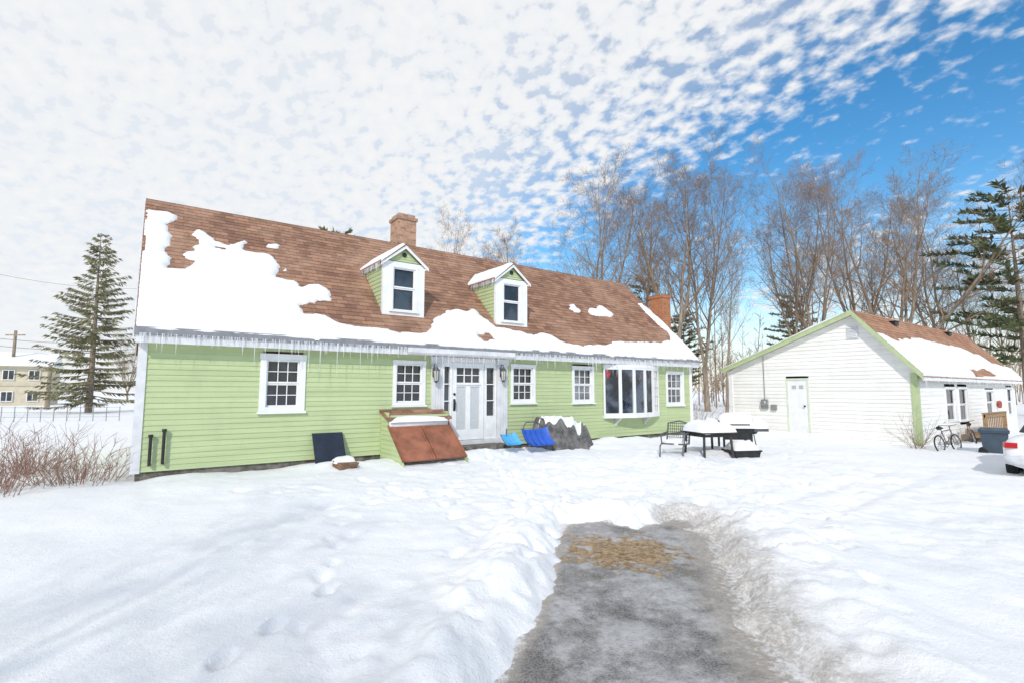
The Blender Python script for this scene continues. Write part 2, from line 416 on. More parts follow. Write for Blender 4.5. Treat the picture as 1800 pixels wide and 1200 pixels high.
def onRoof(x,y):
    d=ray(x,y); tt=(EZ-m_*EY-CAM.z)/(d.z-m_*d.y); p=CAM+d*tt; return (p.x,(p.y-EY)/COSA)
def roof_snow(name,root,polys,holes,x0,x1,smax,plane,step=.045,thick=.06,seed=1,edge=.16,rag=.12,mat=None):
    xs=np.arange(x0-.06,x1+.06,step); ss=np.arange(-.06,smax+.02,step); X,S=np.meshgrid(xs,ss)
    d=np.full(X.shape,-1e9)
    for p in polys: d=np.maximum(d,sdf(X,S,p))
    for p in holes: d=np.minimum(d,-sdf(X,S,p))
    inner=sst(.05,.35,S)*sst(x0+.02,x0+.3,X)
    d=d+(fbm(X*3.0,S*3.0,seed,5)-.5)*rag*2*(.25+.75*inner)
    d=np.where((X<x0)|(X>x1),np.minimum(d,-.02),d)
    h=np.where(d>0,thick*sst(0,edge,d)**.7*(.5+1.0*fbm(X*1.1,S*1.1,seed+5,3))+.014,-.03)
    h=h+np.where(S<0,S*.55,0)
    P=plane(X,S,h); vs=P.reshape(-1,3); ny,nx=X.shape
    ok=d>0; idx=np.arange(ny*nx).reshape(ny,nx)
    c=(ok[:-1,:-1].astype(int)+ok[1:,:-1]+ok[:-1,1:]+ok[1:,1:])>=1
    q=np.stack([idx[:-1,:-1],idx[:-1,1:],idx[1:,1:],idx[1:,:-1]],-1)[c]
    used=np.unique(q); mp=-np.ones(ny*nx,int); mp[used]=np.arange(len(used))
    mb=MB(); mb.v=vs[used].tolist(); mb.f=[tuple(r) for r in mp[q].tolist()]
    return mb.build(name,SNOW,root,True)
def hplane(X,S,h): return np.stack([X,EY+S*COSA-h*SINA,EZ+S*SINA+h*COSA],-1)
sp=[(275,371),(292,374),(313,381),(311,390),(291,397),(300,415),(296,440),(303,456),(298,470),(325,474),(338,461),(322,448),(343,441),(347,422),(330,413),(350,406),(366,416),(378,427),(402,433),(430,426),(424,441),(462,447),(482,453),(496,470),(487,488),(520,499),(512,511),(560,503),(577,512),(578,529),(548,534),(526,540),(535,548),(572,553),(602,571),(640,576),(700,583),(748,586),(757,575),(763,560),(800,544),(832,546),(852,561),(872,576),(920,582),(936,590),(960,586),(985,600),(1006,607),(1060,605),(1100,600),(1140,601),(1178,600),(1176,588),(1142,556),(1120,534),(1127,534),(1160,562),(1200,600),(1232,632)]
main=[onRoof(*p) for p in sp]; 
main[0]=(RX0+.03,main[0][1]); main[-1]=(RX1+.0,main[-1][1])
main=main+[(RX1+.0,-.04),(RX0+.0,-.04)]
isl=[[onRoof(*p) for p in q] for q in ([(1036,543),(1055,538),(1076,550),(1074,558),(1050,556),(1038,552)],[(998,541),(1008,538),(1019,547),(1014,552)],[(470,430),(484,432),(482,437),(470,436)],[(500,470),(506,472),(504,478),(498,476)])]
hol=[[onRoof(*p) for p in q] for q in ([(840,590),(858,585),(874,598),(850,600)],[(372,430),(390,434),(398,440),(374,437)])]
rs=roof_snow('roof_snow',roof,[main]+isl,hol,RX0,RX1,SL,hplane,rag=.16)
eave_ice(roof,lambda u:V((RX0+.05+(RX1-RX0-.1)*u,EY-.035,EZ-.09)),95,600,(.2,.85),3,(.08,.40))
ch=MB(); ch.box(6.38,7.0,14.92,15.55,5.4,7.05); ch.box(6.34,7.04,14.88,15.59,7.051,7.15); ch.box(6.41,6.97,14.95,15.52,7.151,7.25)
ch.build('chimney',BRICK,roof,label='tan brick chimney behind the ridge between the dormers')
ch=MB(); ch.box(16.72,17.22,12.8,13.45,-.3,5.3); ch.box(16.69,17.25,12.77,13.48,5.301,5.42); ch.build('chimney',BRICK2,roof,label='orange brick chimney at the right end wall')
def dormer(cx,lab):
    Yf=12.0; hw=.545; zb=3.42; ze=4.84; za=5.36; ds=(za-ze)/(hw+.11)
    yr=lambda z: EY+(z-EZ)/m_
    ck=MB()
    for X,sg in ((cx-hw,-1),(cx+hw,1)):
        clap_x(ck,X,sg,lambda z:(Yf+.01,max(Yf+.02,yr(z)+.05)),zb+.05,ze-.01)
    n=6
    for k in range(n):
        z=ze+.02+k*.07; c=z+.07
        a=max(0,(za-.1-z)/ds-.05); b_=max(0,(za-.1-c)/ds-.05)
        if a<=0: break
        ck.add([(cx-a,Yf-.016,z),(cx+a,Yf-.016,z),(cx+b_,Yf-.002,c),(cx-b_,Yf-.002,c),(cx-a,Yf,z),(cx+a,Yf,z)],[(0,1,2,3),(4,5,1,0)])
    do=ck.build('dormer',GREEN,house,label=lab)
    X0,X1,Z0,Z1=cx-.37,cx+.37,3.60,4.76
    fb=MB(); fb.box(cx-hw-.02,X0-.001,Yf-.035,Yf+.06,zb,ze+.0); fb.box(X1+.001,cx+hw+.02,Yf-.035,Yf+.06,zb,ze+.0)
    fb.box(X0,X1,Yf-.03,Yf+.06,zb,Z0-.05); fb.box(X0,X1,Yf-.03,Yf+.06,Z1+.001,ze+.0)
    for s in (-1,1):
        A=[(cx+s*(hw+.10),Yf-.115,ze-.03),(cx,Yf-.115,za-.03),(cx,Yf-.115,za-.17),(cx+s*(hw+.10),Yf-.115,ze-.15)]
        B=[(x,Yf-.09,z) for x,y,z in A]; fb.prism(A,B)
        q=cx+s*(hw+.06); fb.box(min(q,cx+s*hw+s*.022),max(q,cx+s*hw+s*.022),Yf-.085,13.5,ze-.13,ze-.07)
    fb.build('front_trim',WHITE,do)
    w_=.07; f=Yf-.05
    c=MB(); c.box(X0,X0+w_,f,Yf+.05,Z0,Z1-w_); c.box(X1-w_,X1,f,Yf+.05,Z0,Z1-w_); c.box(X0,X1,f-.004,Yf+.05,Z1-w_+.001,Z1); c.box(X0-.03,X1+.03,f-.03,Yf+.05,Z0-.045,Z0-.001); c.build('window_frame',WHITE,do)
    mid=(Z0+Z1)/2
    sx0,sx1=X0+w_+.001,X1-w_-.001; sz0,sz1=Z0+.001,Z1-w_-.001
    s_=MB()
    for a,b_,d in ((sz0,mid-.001,.018),(mid+.001,sz1,.0)):
        s_.box(sx0,sx0+.035,Yf+d-.02,Yf+d+.02,a,b_); s_.box(sx1-.035,sx1,Yf+d-.02,Yf+d+.02,a,b_); s_.box(sx0+.036,sx1-.036,Yf+d-.018,Yf+d+.02,a,a+.035); s_.box(sx0+.036,sx1-.036,Yf+d-.018,Yf+d+.02,b_-.035,b_)
    s_.build('sash',WHITE,do)
    p=MB(); p.box(sx0,sx1,Yf+.045,Yf+.05,sz0,sz1); p.build('pane',GLASS,do)
    v=MB(); v.lathe((cx,Yf-.02,ze+.2),[(.0,.028),(.045,.028),(.06,.01),(.06,0)],14,(0,-1,0)); v.build('gable_vent',BLACK,do,True)
    r=MB(); x=hw+.12
    A=[(cx-x,ze-.03),(cx,za),(cx+x,ze-.03),(cx+x,ze-.09),(cx,za-.08),(cx-x,ze-.09)]
    r.prism([(a,Yf-.13,z) for a,z in A],[(a,14.05,z) for a,z in A]); ro=r.build('dormer_roof',shingle('dormer_shingles_'+str(cx),0,.62,SHC,'y'),do)
    sl=math.hypot(x,za-ze+.03)
    nrm=V((-(za-ze+.03),0,x)).normalized()
    def pl(X,S,h):
        px=cx-x+S*(x/sl)+h*nrm.x; pz=ze-.03+S*((za-ze+.03)/sl)+h*nrm.z
        return np.stack([px,X,pz],-1)
    roof_snow('dormer_snow',do,[[(Yf-.12,.01),(13.9,.01),(14.0,sl-.02),(Yf-.12,sl-.05)]],[],Yf-.13,13.9,sl,pl,.04,.03,int(cx*3),.10,.08)
    R=random.Random(int(cx*10)); fr=MB()
    for i in range(60):
        fringe(fr,(cx-x,Yf-.1+R.random()*1.35,ze-.07),R.uniform(.05,.22),.006)
    for i in range(8):
        u=R.random(); fringe(fr,(cx-x+u*x*2,Yf-.125,ze-.08+(za-ze)*(1-abs(2*u-1))),R.uniform(.03,.07),.005)
    fr.build('icicle_fringe',ICE,do,True,kind='stuff')
dormer(5.31,'left dormer with snow on its left slope'); dormer(8.69,'right dormer, nearer the bow window')
for a,b_ in ((757,775),(872,890)):
    x0,x1=DX(a),DX(b_); p=MB(); p.box(x0,x1,HY-.06,HY+.08,.2,2.30)
    for k in range(1,4): 
        xx=x0+(x1-x0)*k/4; p.box(xx-.018,xx+.018,HY-.072,HY-.0605,.42,2.16)
    p.box(x0-.03,x1+.03,HY-.085,HY+.08,2.301,2.46); p.box(x0-.03,x1+.03,HY-.09,HY-.0601,.2,.38); p.build('pilaster',GREYW,house)
p=MB(); p.box(DX(775)+.035,DX(872)-.035,HY-.05,HY+.08,2.335,2.46); p.build('entry_header',WHITE,house)
p=MB(); p.box(DX(775)+.033,DX(872)-.033,HY-.07,HY+.1,.24,.35); p.build('threshold',GREYW,house)
for a,b_ in ((775.5,793.5),(850.5,871.5)):
    x0,x1=DX(a)+.003,DX(b_)-.003; s=MB(); w=.065
    s.box(x0,x0+w,HY-.03,HY+.06,.352,2.333); s.box(x1-w,x1,HY-.03,HY+.06,.352,2.333); s.box(x0+w,x1-w,HY-.028,HY+.06,.352,.95); s.box(x0+w,x1-w,HY-.028,HY+.06,2.22,2.333)
    for z in (1.35,1.78): s.box(x0+w,x1-w,HY-.02,HY+.03,z-.012,z+.012)
    s.box(x0+w+.02,x1-w-.02,HY-.035,HY-.0281,.45,.88)
    so=s.build('sidelight',WHITE,house); g=MB(); g.box(x0+w,x1-w,HY+.035,HY+.04,.951,2.219); g.build('pane',GLASS,so)
x0,x1=DX(794.2),DX(849.8); d=MB(); xw=x1-x0
d.box(x0,x0+.13,HY-.01,HY+.05,dz0,dz1); d.box(x1-.13,x1,HY-.01,HY+.05,dz0,dz1); d.box(x0+.13,x1-.13,HY-.009,HY+.05,dz0,.62); d.box(x0+.13,x1-.13,HY-.009,HY+.05,1.72,1.82); d.box(x0+.13,x1-.13,HY-.009,HY+.05,2.2,dz1)
mx=(x0+x1)/2; d.box(mx-.07,mx+.07,HY-.008,HY+.05,.62,1.72)
for k in (1,2):
    xx=x0+.13+(xw-.26)*k/3; d.box(xx-.012,xx+.012,HY-.005,HY+.03,1.82,2.2)
d.box(x0+.13,x1-.13,HY-.004,HY+.03,2.0,2.022); d.box(x0+.11,x1-.11,HY-.04,HY-.0101,1.765,1.8)
door=d.build('front_door',WHITE,house); g=MB(); g.box(x0+.13,x1-.13,HY+.032,HY+.037,1.82,2.2); g.build('pane',GLASS,door)
for a,b_ in ((x0+.131,mx-.071),(mx+.071,x1-.131)):
    g=MB(); g.box(a,b_,HY+.012,HY+.03,.621,1.719); g.build('panel',PANELG,door)
h=MB(); hx=x0+.065; h.tube([(hx,HY-.012,1.52),(hx,HY-.04,1.52)],[.035,.03],10); h.tube([(hx,HY-.012,1.36),(hx,HY-.06,1.36),(hx,HY-.075,1.28),(hx,HY-.06,1.15),(hx,HY-.012,1.12)],[.016,.014,.014,.013,.014],8); h.box(hx-.03,hx+.03,HY-.02,HY-.0105,1.1,1.4); h.build('door_handle',BLACK,door,True)
def lantern(px):
    p=onY(px,660,HY-.2); l=MB(); x,y,z=p.x,HY-.2,p.z
    l.lathe((x,y,z),[(.02,-.17),(.05,-.14),(.055,-.12)],6); l.lathe((x,y,z),[(.09,.13),(.085,.15),(.04,.2),(.02,.23),(.005,.26)],6)
    for k in range(6):
        t=2*math.pi*k/6; c,s=math.cos(t),math.sin(t); l.tube([(x+c*.055,y+s*.055,z-.12),(x+c*.085,y+s*.085,z+.13)],.008,4)
    l.tube([(x,y,z+.22),(x,y+.02,z+.3),(x,y+.1,z+.3),(x,HY-.06,z+.12)],.012,6); l.box(x-.05,x+.05,HY-.1,HY-.091,z-.02,z+.2)
    lo=l.build('wall_lantern',DARKGREY,house); g=MB(); g.lathe((x,y,z),[(.048,-.118),(.078,.125)],6); g.build('lamp_shade',LAMP,lo)
lantern(767); lantern(885)
st=MB(); st.box(DX(770),DX(878),10.95,HY-.095,-.1,.235); st.build('door_step',STONE,house)
us=[0,.2,.4,.6,.8,1]; dep=[.05,.26,.37,.37,.26,.05]
P=[V((bx0+(bx1-bx0)*u,HY-d_,0)) for u,d_ in zip(us,dep)]
b=MB()
for z0,z1,o in ((bz0-.09,bz0,.04),(bz1-.07,bz1+.03,.04)):
    lo=[(p.x,p.y-o,z0) for p in P]+[(bx1,HY-.001,z0),(bx0,HY-.001,z0)]
    hi=[(x,y,z1) for x,y,_ in lo]; b.prism(lo,hi)
bow=b.build('bow_window',WHITE,house,label='bow window with red ornaments hanging inside')
for i in range(5):
    A,B=P[i],P[i+1]; ax=(B-A); L=ax.length; ax.normalize(); nr=V((ax.y,-ax.x,0)); c0=(A+B)/2; zc=(bz0+bz1-.07)/2; hh=(bz1-.07-bz0)/2-.001
    s=MB(); w=.05
    for sg in (-1,1): s.obox(c0+ax*sg*(L/2-w/2-.002)+V((0,0,zc)),ax*w/2,nr*.03,V((0,0,hh)))
    for sg in (-1,1): s.obox(c0+V((0,0,zc+sg*(hh-.03))),ax*(L/2-w-.003),nr*.028,V((0,0,.03)))
    if i==4:
        for k in range(1,3): s.obox(c0+ax*((k/3-.5)*(L-2*w))+V((0,0,zc)),ax*.009,nr*.015,V((0,0,hh-.06)))
        for k in range(1,5): s.obox(c0+V((0,0,zc+(k/5-.5)*2*hh)),ax*(L/2-w-.003),nr*.013,V((0,0,.009)))
    so=s.build('sash',WHITE,bow); g=MB(); g.obox(c0+V((0,0,zc))-nr*.018,ax*(L/2-w-.004),nr*.002,V((0,0,hh-.06))); g.build('pane',CLEAR if i<4 else GLASSL,bow)  # end pane pale all over: its sky reflection is put into the colour
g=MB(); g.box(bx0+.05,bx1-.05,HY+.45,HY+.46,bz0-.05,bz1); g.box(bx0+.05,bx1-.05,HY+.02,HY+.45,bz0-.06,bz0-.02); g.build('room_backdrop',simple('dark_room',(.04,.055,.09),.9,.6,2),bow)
R=random.Random(5)
for i in range(18):
    u=R.uniform(.05,.78); x=bx0+(bx1-bx0)*u; z=R.uniform(bz1-.40,bz1-.16); o=MB(); y=HY-.06-.18*math.sin(math.pi*u)
    o.lathe((x,y,z),[(.001,-.06),(.04,-.02),(.055,.015),(.045,.04),(.02,.05),(.001,.045)],10); o.tube([(x,y,z+.04),(x,y,bz1-.08)],.003,3); o.build('ornament',RED,bow,True)
for px in (1085,1136):
    p=onY(px,735,HY-.1); k=MB(); k.box(p.x-.03,p.x+.03,HY-.26,HY-.017,bz0-.14,bz0-.092); k.box(p.x-.03,p.x+.03,HY-.06,HY-.017,bz0-.34,bz0-.141); k.prism([(p.x-.02,HY-.24,bz0-.141),(p.x-.02,HY-.061,bz0-.141),(p.x-.02,HY-.061,bz0-.3)],[(p.x+.02,HY-.24,bz0-.141),(p.x+.02,HY-.061,bz0-.141),(p.x+.02,HY-.061,bz0-.3)]); k.build('bracket',GREYW,house)
for px,yt,yb in ((265,768,818),(289,758,815)):
    a=onY(px,yt,HY-.1); b_=onY(px,yb,HY-.1); k=MB(); k.tube([(a.x,HY-.09,b_.z),(a.x,HY-.09,a.z)],.026,8); k.tube([(a.x,HY-.09,a.z),(a.x,HY-.09,a.z+.05)],.038,8); k.tube([(a.x,HY-.09,b_.z+.03),(a.x,HY+.05,b_.z+.03)],.026,8); k.build('fill_pipe',BLACK,house)
bX0,bX1=4.6,6.12
k=MB()
for X,sg in ((bX0,-1),(bX1,1)):
    def sp_(z):
        lo=10.2+(z-.1)*(.85/.74) if z<.82 else 11.02
        return lo,HY-.02
    clap_x(k,X,sg,sp_,.0,1.12)
k.box(bX0+.005,bX1-.005,11.06,HY-.025,.0,1.05)
bh=k.build('bulkhead',GREEN,house,label='cellar bulkhead with sloping brown doors and shingled top')
k=MB(); A=[(10.98,.98),(HY-.02,1.17),(HY-.02,1.12),(10.98,.93)]; k.prism([(bX0-.06,y,z) for y,z in A],[(bX1+.06,y,z) for y,z in A]); k.build('bulkhead_roof',shingle('bulkhead_shingles',0,.35,SHC),bh)
dirv=V((0,10.2-11.05,.12-.82)); Ld=dirv.length; dirv.normalize(); nr=V((0,dirv.z,-dirv.y)); nr=-nr if nr.z<0 else nr
for a,b_ in ((bX0-.03,(bX0+bX1)/2-.006),((bX0+bX1)/2+.006,bX1+.03)):
    k=MB(); c=V(((a+b_)/2,11.05,.82))+dirv*(Ld/2); k.obox(c,V(((b_-a)/2,0,0)),dirv*(Ld/2),nr*.02)
    for s in (-1,1): k.obox(c+V((s*((b_-a)/2-.03),0,0))+nr*.028,V((.02,0,0)),dirv*(Ld/2),nr*.0075)
    k.build('bulkhead_door',BROWN,bh)
k=MB(); k.pillow(bX0+.0,bX1-.05,10.92,11.2,.90,.12,5); k.box(bX0,bX1-.05,10.98,11.055,.80,.92); k.build('bulkhead_snow',SNOW,bh,True)

# ================================================================ GARAGE
GX,GX1,GY,GYB=19.3,32.0,5.45,11.6
ge=(5.2,2.12); gr=(7.03,4.275); gb=(11.78,2.49)
garage=thing('garage','white clapboard outbuilding with green trim and steep snowy brown roof','garage',(25.6,8.5,-.1))
gs=(gr[1]-ge[1])/(gr[0]-ge[0]); gs2=(gr[1]-gb[1])/(gb[0]-gr[0])
GSIN=gs/math.sqrt(1+gs*gs); GCOS=1/math.sqrt(1+gs*gs); GSL=math.hypot(gr[0]-ge[0],gr[1]-ge[1])
def gspan(z):
    y0=max(GY,ge[0]+(z-ge[1]+.13)/gs); y1=min(GYB,gb[0]-(z-gb[1]+.13)/gs2); return y0+.005,max(y1-.005,y0+.01)
dp0=onX(1424,710,GX); dp1=onX(1384,710,GX); gd0,gd1=dp0.y,dp1.y; gdz1=onX(1404,664,GX).z; gdz0=gdz1-2.0
gw=MB(); clap_x(gw,GX,-1,gspan,-.35,4.1,.13,.021,[(gd0,gd1,gdz0-.2,gdz1)]); gw.build('gable_wall',GREENW,garage)
gw=MB(); clap_x(gw,GX1,1,gspan,-.35,4.1,.13,.021); gw.build('gable_wall',GREENW,garage)
go=[]
for xl,xr,yt,yb in ((1661,1680,679,741),(1684,1701,679,741),(1732,1747,684,728),(1769,1780,680,730)):
    X0,X1,Z0,Z1=rectY(xl,xr,yt,yb,GY); go.append(window(garage,X0,X1,Z0,Z1,GY,1,1,.07,GLASS,sill=False))
gw=MB(); clap_y(gw,GX+.02,GX1-.02,-.35,ge[1]-.02,GY,go,.13,.021); gw.build('side_wall',GREENW,garage)
gw=MB(); gw.box(GX+.02,GX1-.02,GYB-.1,GYB,-.35,2.3); gw.build('back_wall',GREENW,garage)
for X in (GX-.04,):
    c=MB(); c.box(X,X+.15,GY-.04,GY+.14,-.3,2.16); c.build('corner_board',GTRIM,garage)
    c=MB(); c.box(X,X+.15,GYB-.12,GYB+.03,-.3,2.4); c.build('corner_board',WHITE,garage)
SHG=shingle('garage_shingles',ge[1],GSIN,((.56,.31,.19),(.38,.20,.125),(.47,.25,.155),(.26,.14,.09)))
groof=gable_roof('roof',SHG,garage,GX-.25,GX1+.2,ge,gr,gb,.1)
t=MB()
for (ya,za),(yb,zb) in ((ge,gr),(gb,gr)):
    A=[(GX-.285,ya,za-.0),(GX-.285,yb,zb-.0),(GX-.285,yb,zb-.18),(GX-.285,ya,za-.18)]; t.prism(A,[(GX-.253,)+p[1:] for p in A])
t.build('rake_board',GTRIM,garage)
t=MB()
for (ya,za),(yb,zb) in ((ge,gr),(gb,gr)):
    A=[(GX-.25,ya,za-.105),(GX-.25,yb,zb-.105),(GX-.25,yb,zb-.12),(GX-.25,ya,za-.12)]; t.prism(A,[(GX,)+p[1:] for p in A])
t.box(GX-.2,GX1+.15,ge[0]+.012,ge[0]+.034,ge[1]-.2,ge[1]-.102); t.build('soffit',WHITE,garage)
def onG(x,y):
    d=ray(x,y); tt=(ge[1]-gs*ge[0]-CAM.z)/(d.z-gs*d.y); p=CAM+d*tt; return (p.x,(p.y-ge[0])/GCOS)
gp=[(1508,560),(1540,584),(1572,598),(1612,594),(1645,602),(1690,613),(1720,625),(1740,638),(1772,645),(1790,653)]
gpoly=[onG(*p) for p in gp]; gpoly[0]=(GX-.22,gpoly[0][1]); gpoly+=[(GX1+.1,.1),(GX1+.1,-.04),(GX-.22,-.04)]
gh=[[onG(*p) for p in ((1702,650),(1730,648),(1752,660),(1715,662))]]
roof_snow('roof_snow',groof,[gpoly],gh,GX-.25,GX1+.2,GSL,lambda X,S,h:np.stack([X,ge[0]+S*GCOS-h*GSIN,ge[1]+S*GSIN+h*GCOS],-1),.05,.06,9,.18,.14)
g2l=math.hypot(gb[0]-gr[0],gr[1]-gb[1]); gc2=(gb[0]-gr[0])/g2l; gs2n=(gr[1]-gb[1])/g2l
def bpl(X,S,h): return np.stack([X,gb[0]-S*gc2+h*gs2n,gb[1]+S*gs2n+h*gc2],-1)
roof_snow('roof_snow',groof,[[(GX-.25,-.04),(GX1+.15,-.04),(GX1+.15,g2l-.15),(GX-.25,g2l-.15)]],[],GX-.25,GX1+.2,g2l,bpl,.1,.07,12,.2,.06)
eave_ice(groof,lambda u:V((GX-.2+(GX1-GX+.3)*u,ge[0]-.03,ge[1]-.1)),45,260,(.15,.5),8,(.05,.25))
for px,py in ((1570,570),(1665,588)):
    u,s=onG(px,py); y=ge[0]+s*GCOS; z=ge[1]+s*GSIN; k=MB(); k.box(u-.18,u+.18,y-.12,y+.12,z-.05,z+.08); k.box(u-.21,u+.21,y-.15,y+.15,z+.081,z+.105); k.build('roof_vent',BLACK,groof)
k=MB(); X=GX
k.box(X-.03,X+.05,gd0,gd0+.06,gdz0,gdz1-.061); k.box(X-.03,X+.05,gd1-.06,gd1,gdz0,gdz1-.061); k.box(X-.034,X+.05,gd0-.01,gd1+.01,gdz1-.06,gdz1)
df=k.build('door_frame',simple('pale_green_trim',(.66,.71,.56),.5,.06),garage)
k=MB(); k.box(X-.005,X+.04,gd0+.061,gd1-.061,gdz0,gdz1-.062)
w_=(gd1-gd0-.12)
for za,zb in ((.25,.85),(.95,1.35)):
    for a,b_ in ((.14,.46),(.54,.86)): k.box(X-.012,X-.0051,gd0+.06+w_*a,gd0+.06+w_*b_,gdz0+za,gdz0+zb)
gdo=k.build('side_door',WHITE,garage,label='plain white door with two small panes in the gable wall')
for a,b_ in ((.2,.42),(.58,.8)):
    g=MB(); g.box(X-.014,X-.006,gd0+.06+w_*a,gd0+.06+w_*b_,gdz0+1.62,gdz0+1.74); g.build('pane',simple('pale_pane',(.45,.46,.47),.15,.1),gdo)
g=MB(); g.lathe((X-.005,gd0+.16,gdz0+1.0),[(.02,0),(.02,.04),(.035,.05),(.03,.08),(.001,.085)],8,(-1,0,0)); g.build('door_handle',BLACK,gdo,True)
vp=onX(1499,585,GX); k=MB(); k.box(GX-.05,GX-.03,vp.y-.16,vp.y+.16,vp.z-.2,vp.z+.2)
for i in range(7): z=vp.z-.16+i*.05; k.add([(GX-.051,vp.y-.13,z+.03),(GX-.051,vp.y+.13,z+.03),(GX-.07,vp.y+.13,z),(GX-.07,vp.y-.13,z)],[(0,1,2,3)])
k.build('gable_vent',GREYW,garage)
mp=onX(1346,708,GX); k=MB(); k.box(GX-.12,GX-.03,mp.y-.12,mp.y+.12,mp.z-.2,mp.z+.15); k.lathe((GX-.12,mp.y,mp.z+.02),[(.1,0),(.1,.06),(.06,.1),(.001,.1)],12,(-1,0,0)); k.build('electric_meter',GREY,garage)
k=MB(); mq=onX(1362,715,GX); k.box(GX-.1,GX-.03,mq.y-.1,mq.y+.1,mq.z-.1,mq.z+.1); k.build('utility_box',GREY,garage)
k=MB(); a=onX(1344,628,GX); k.tube([(GX-.05,mp.y,mp.z+.16),(GX-.05,mp.y,a.z),(GX-.2,mp.y,a.z+.12)],.014,6); k.build('conduit',GREY,garage)
lp=onY(1757,710,GY-.1); k=MB(); k.lathe((lp.x,GY-.1,lp.z),[(.001,-.16),(.07,-.12),(.085,.08),(.05,.14),(.001,.16)],8); k.box(lp.x-.04,lp.x+.04,GY-.05,GY-.02,lp.z-.06,lp.z+.1); k.build('wall_lantern',simple('copper_lantern',(.35,.08,.05),.4),garage)

# ================================================================ GROUND
DZ=-.07
dpx=[(892,1200),(948,1090),(980,1010),(985,950),(1006,922),(1060,917),(1120,930),(1190,919),(1220,950),(1242,1010),(1266,1080),(1298,1150),(1332,1200)]
dpoly=[(lambda p:(p.x,p.y))(onZ(x,y,DZ)) for x,y in dpx]
dpoly=[(-4.3,-2.6)]+dpoly+[(-2.4,-3.7)]
R=random.Random(11); foots=[]
def trail(a,b,n,wob,dep=.06,rad=.09):
    for i in range(n):
        f=(i+R.uniform(-.2,.2))/max(1,n-1); s=.11*(1 if i%2 else -1)
        dx,dy=b[0]-a[0],b[1]-a[1]; L=math.hypot(dx,dy)
        foots.append((a[0]+dx*f-dy/L*s+R.gauss(0,wob),a[1]+dy*f+dx/L*s+R.gauss(0,wob),dep*R.uniform(.5,1.3),rad*R.uniform(.8,1.2),math.atan2(dy,dx)))
g_=lambda x,y:(lambda p:(p.x,p.y))(onZ(x,y,0))
trail(g_(985,915),g_(850,800),20,.1,.08); trail(g_(1010,905),g_(900,790),20,.12,.08); trail(g_(960,960),g_(900,830),16,.18,.08); trail(g_(1180,915),g_(1230,815),14,.1,.08)
trail(g_(860,900),g_(640,840),16,.12,.06); trail(g_(560,890),g_(820,850),16,.12,.05); trail(g_(1440,860),g_(1250,830),18,.15,.07)
trail(g_(1700,860),g_(1400,820),20,.2,.06); trail(g_(1500,1000),g_(1330,850),16,.2,.06); trail(g_(860,870),g_(400,860),20,.15,.04); trail(g_(930,820),g_(1180,820),22,.15,.07)
trail(g_(880,1050),g_(950,940),9,.12,.05); trail(g_(1270,870),g_(1420,770),16,.15,.06); trail(g_(560,1150),g_(620,900),14,.1,.03,.08)
for (x,y) in ((483,1103),(575,1040),(395,1165)): p=g_(x,y); foots.append((p[0],p[1],.13,.07,.9))
for i in range(280):
    p=g_(R.uniform(780,1500),R.uniform(785,975)); foots.append((p[0],p[1],R.uniform(.02,.08),R.uniform(.05,.13),R.uniform(0,3)))
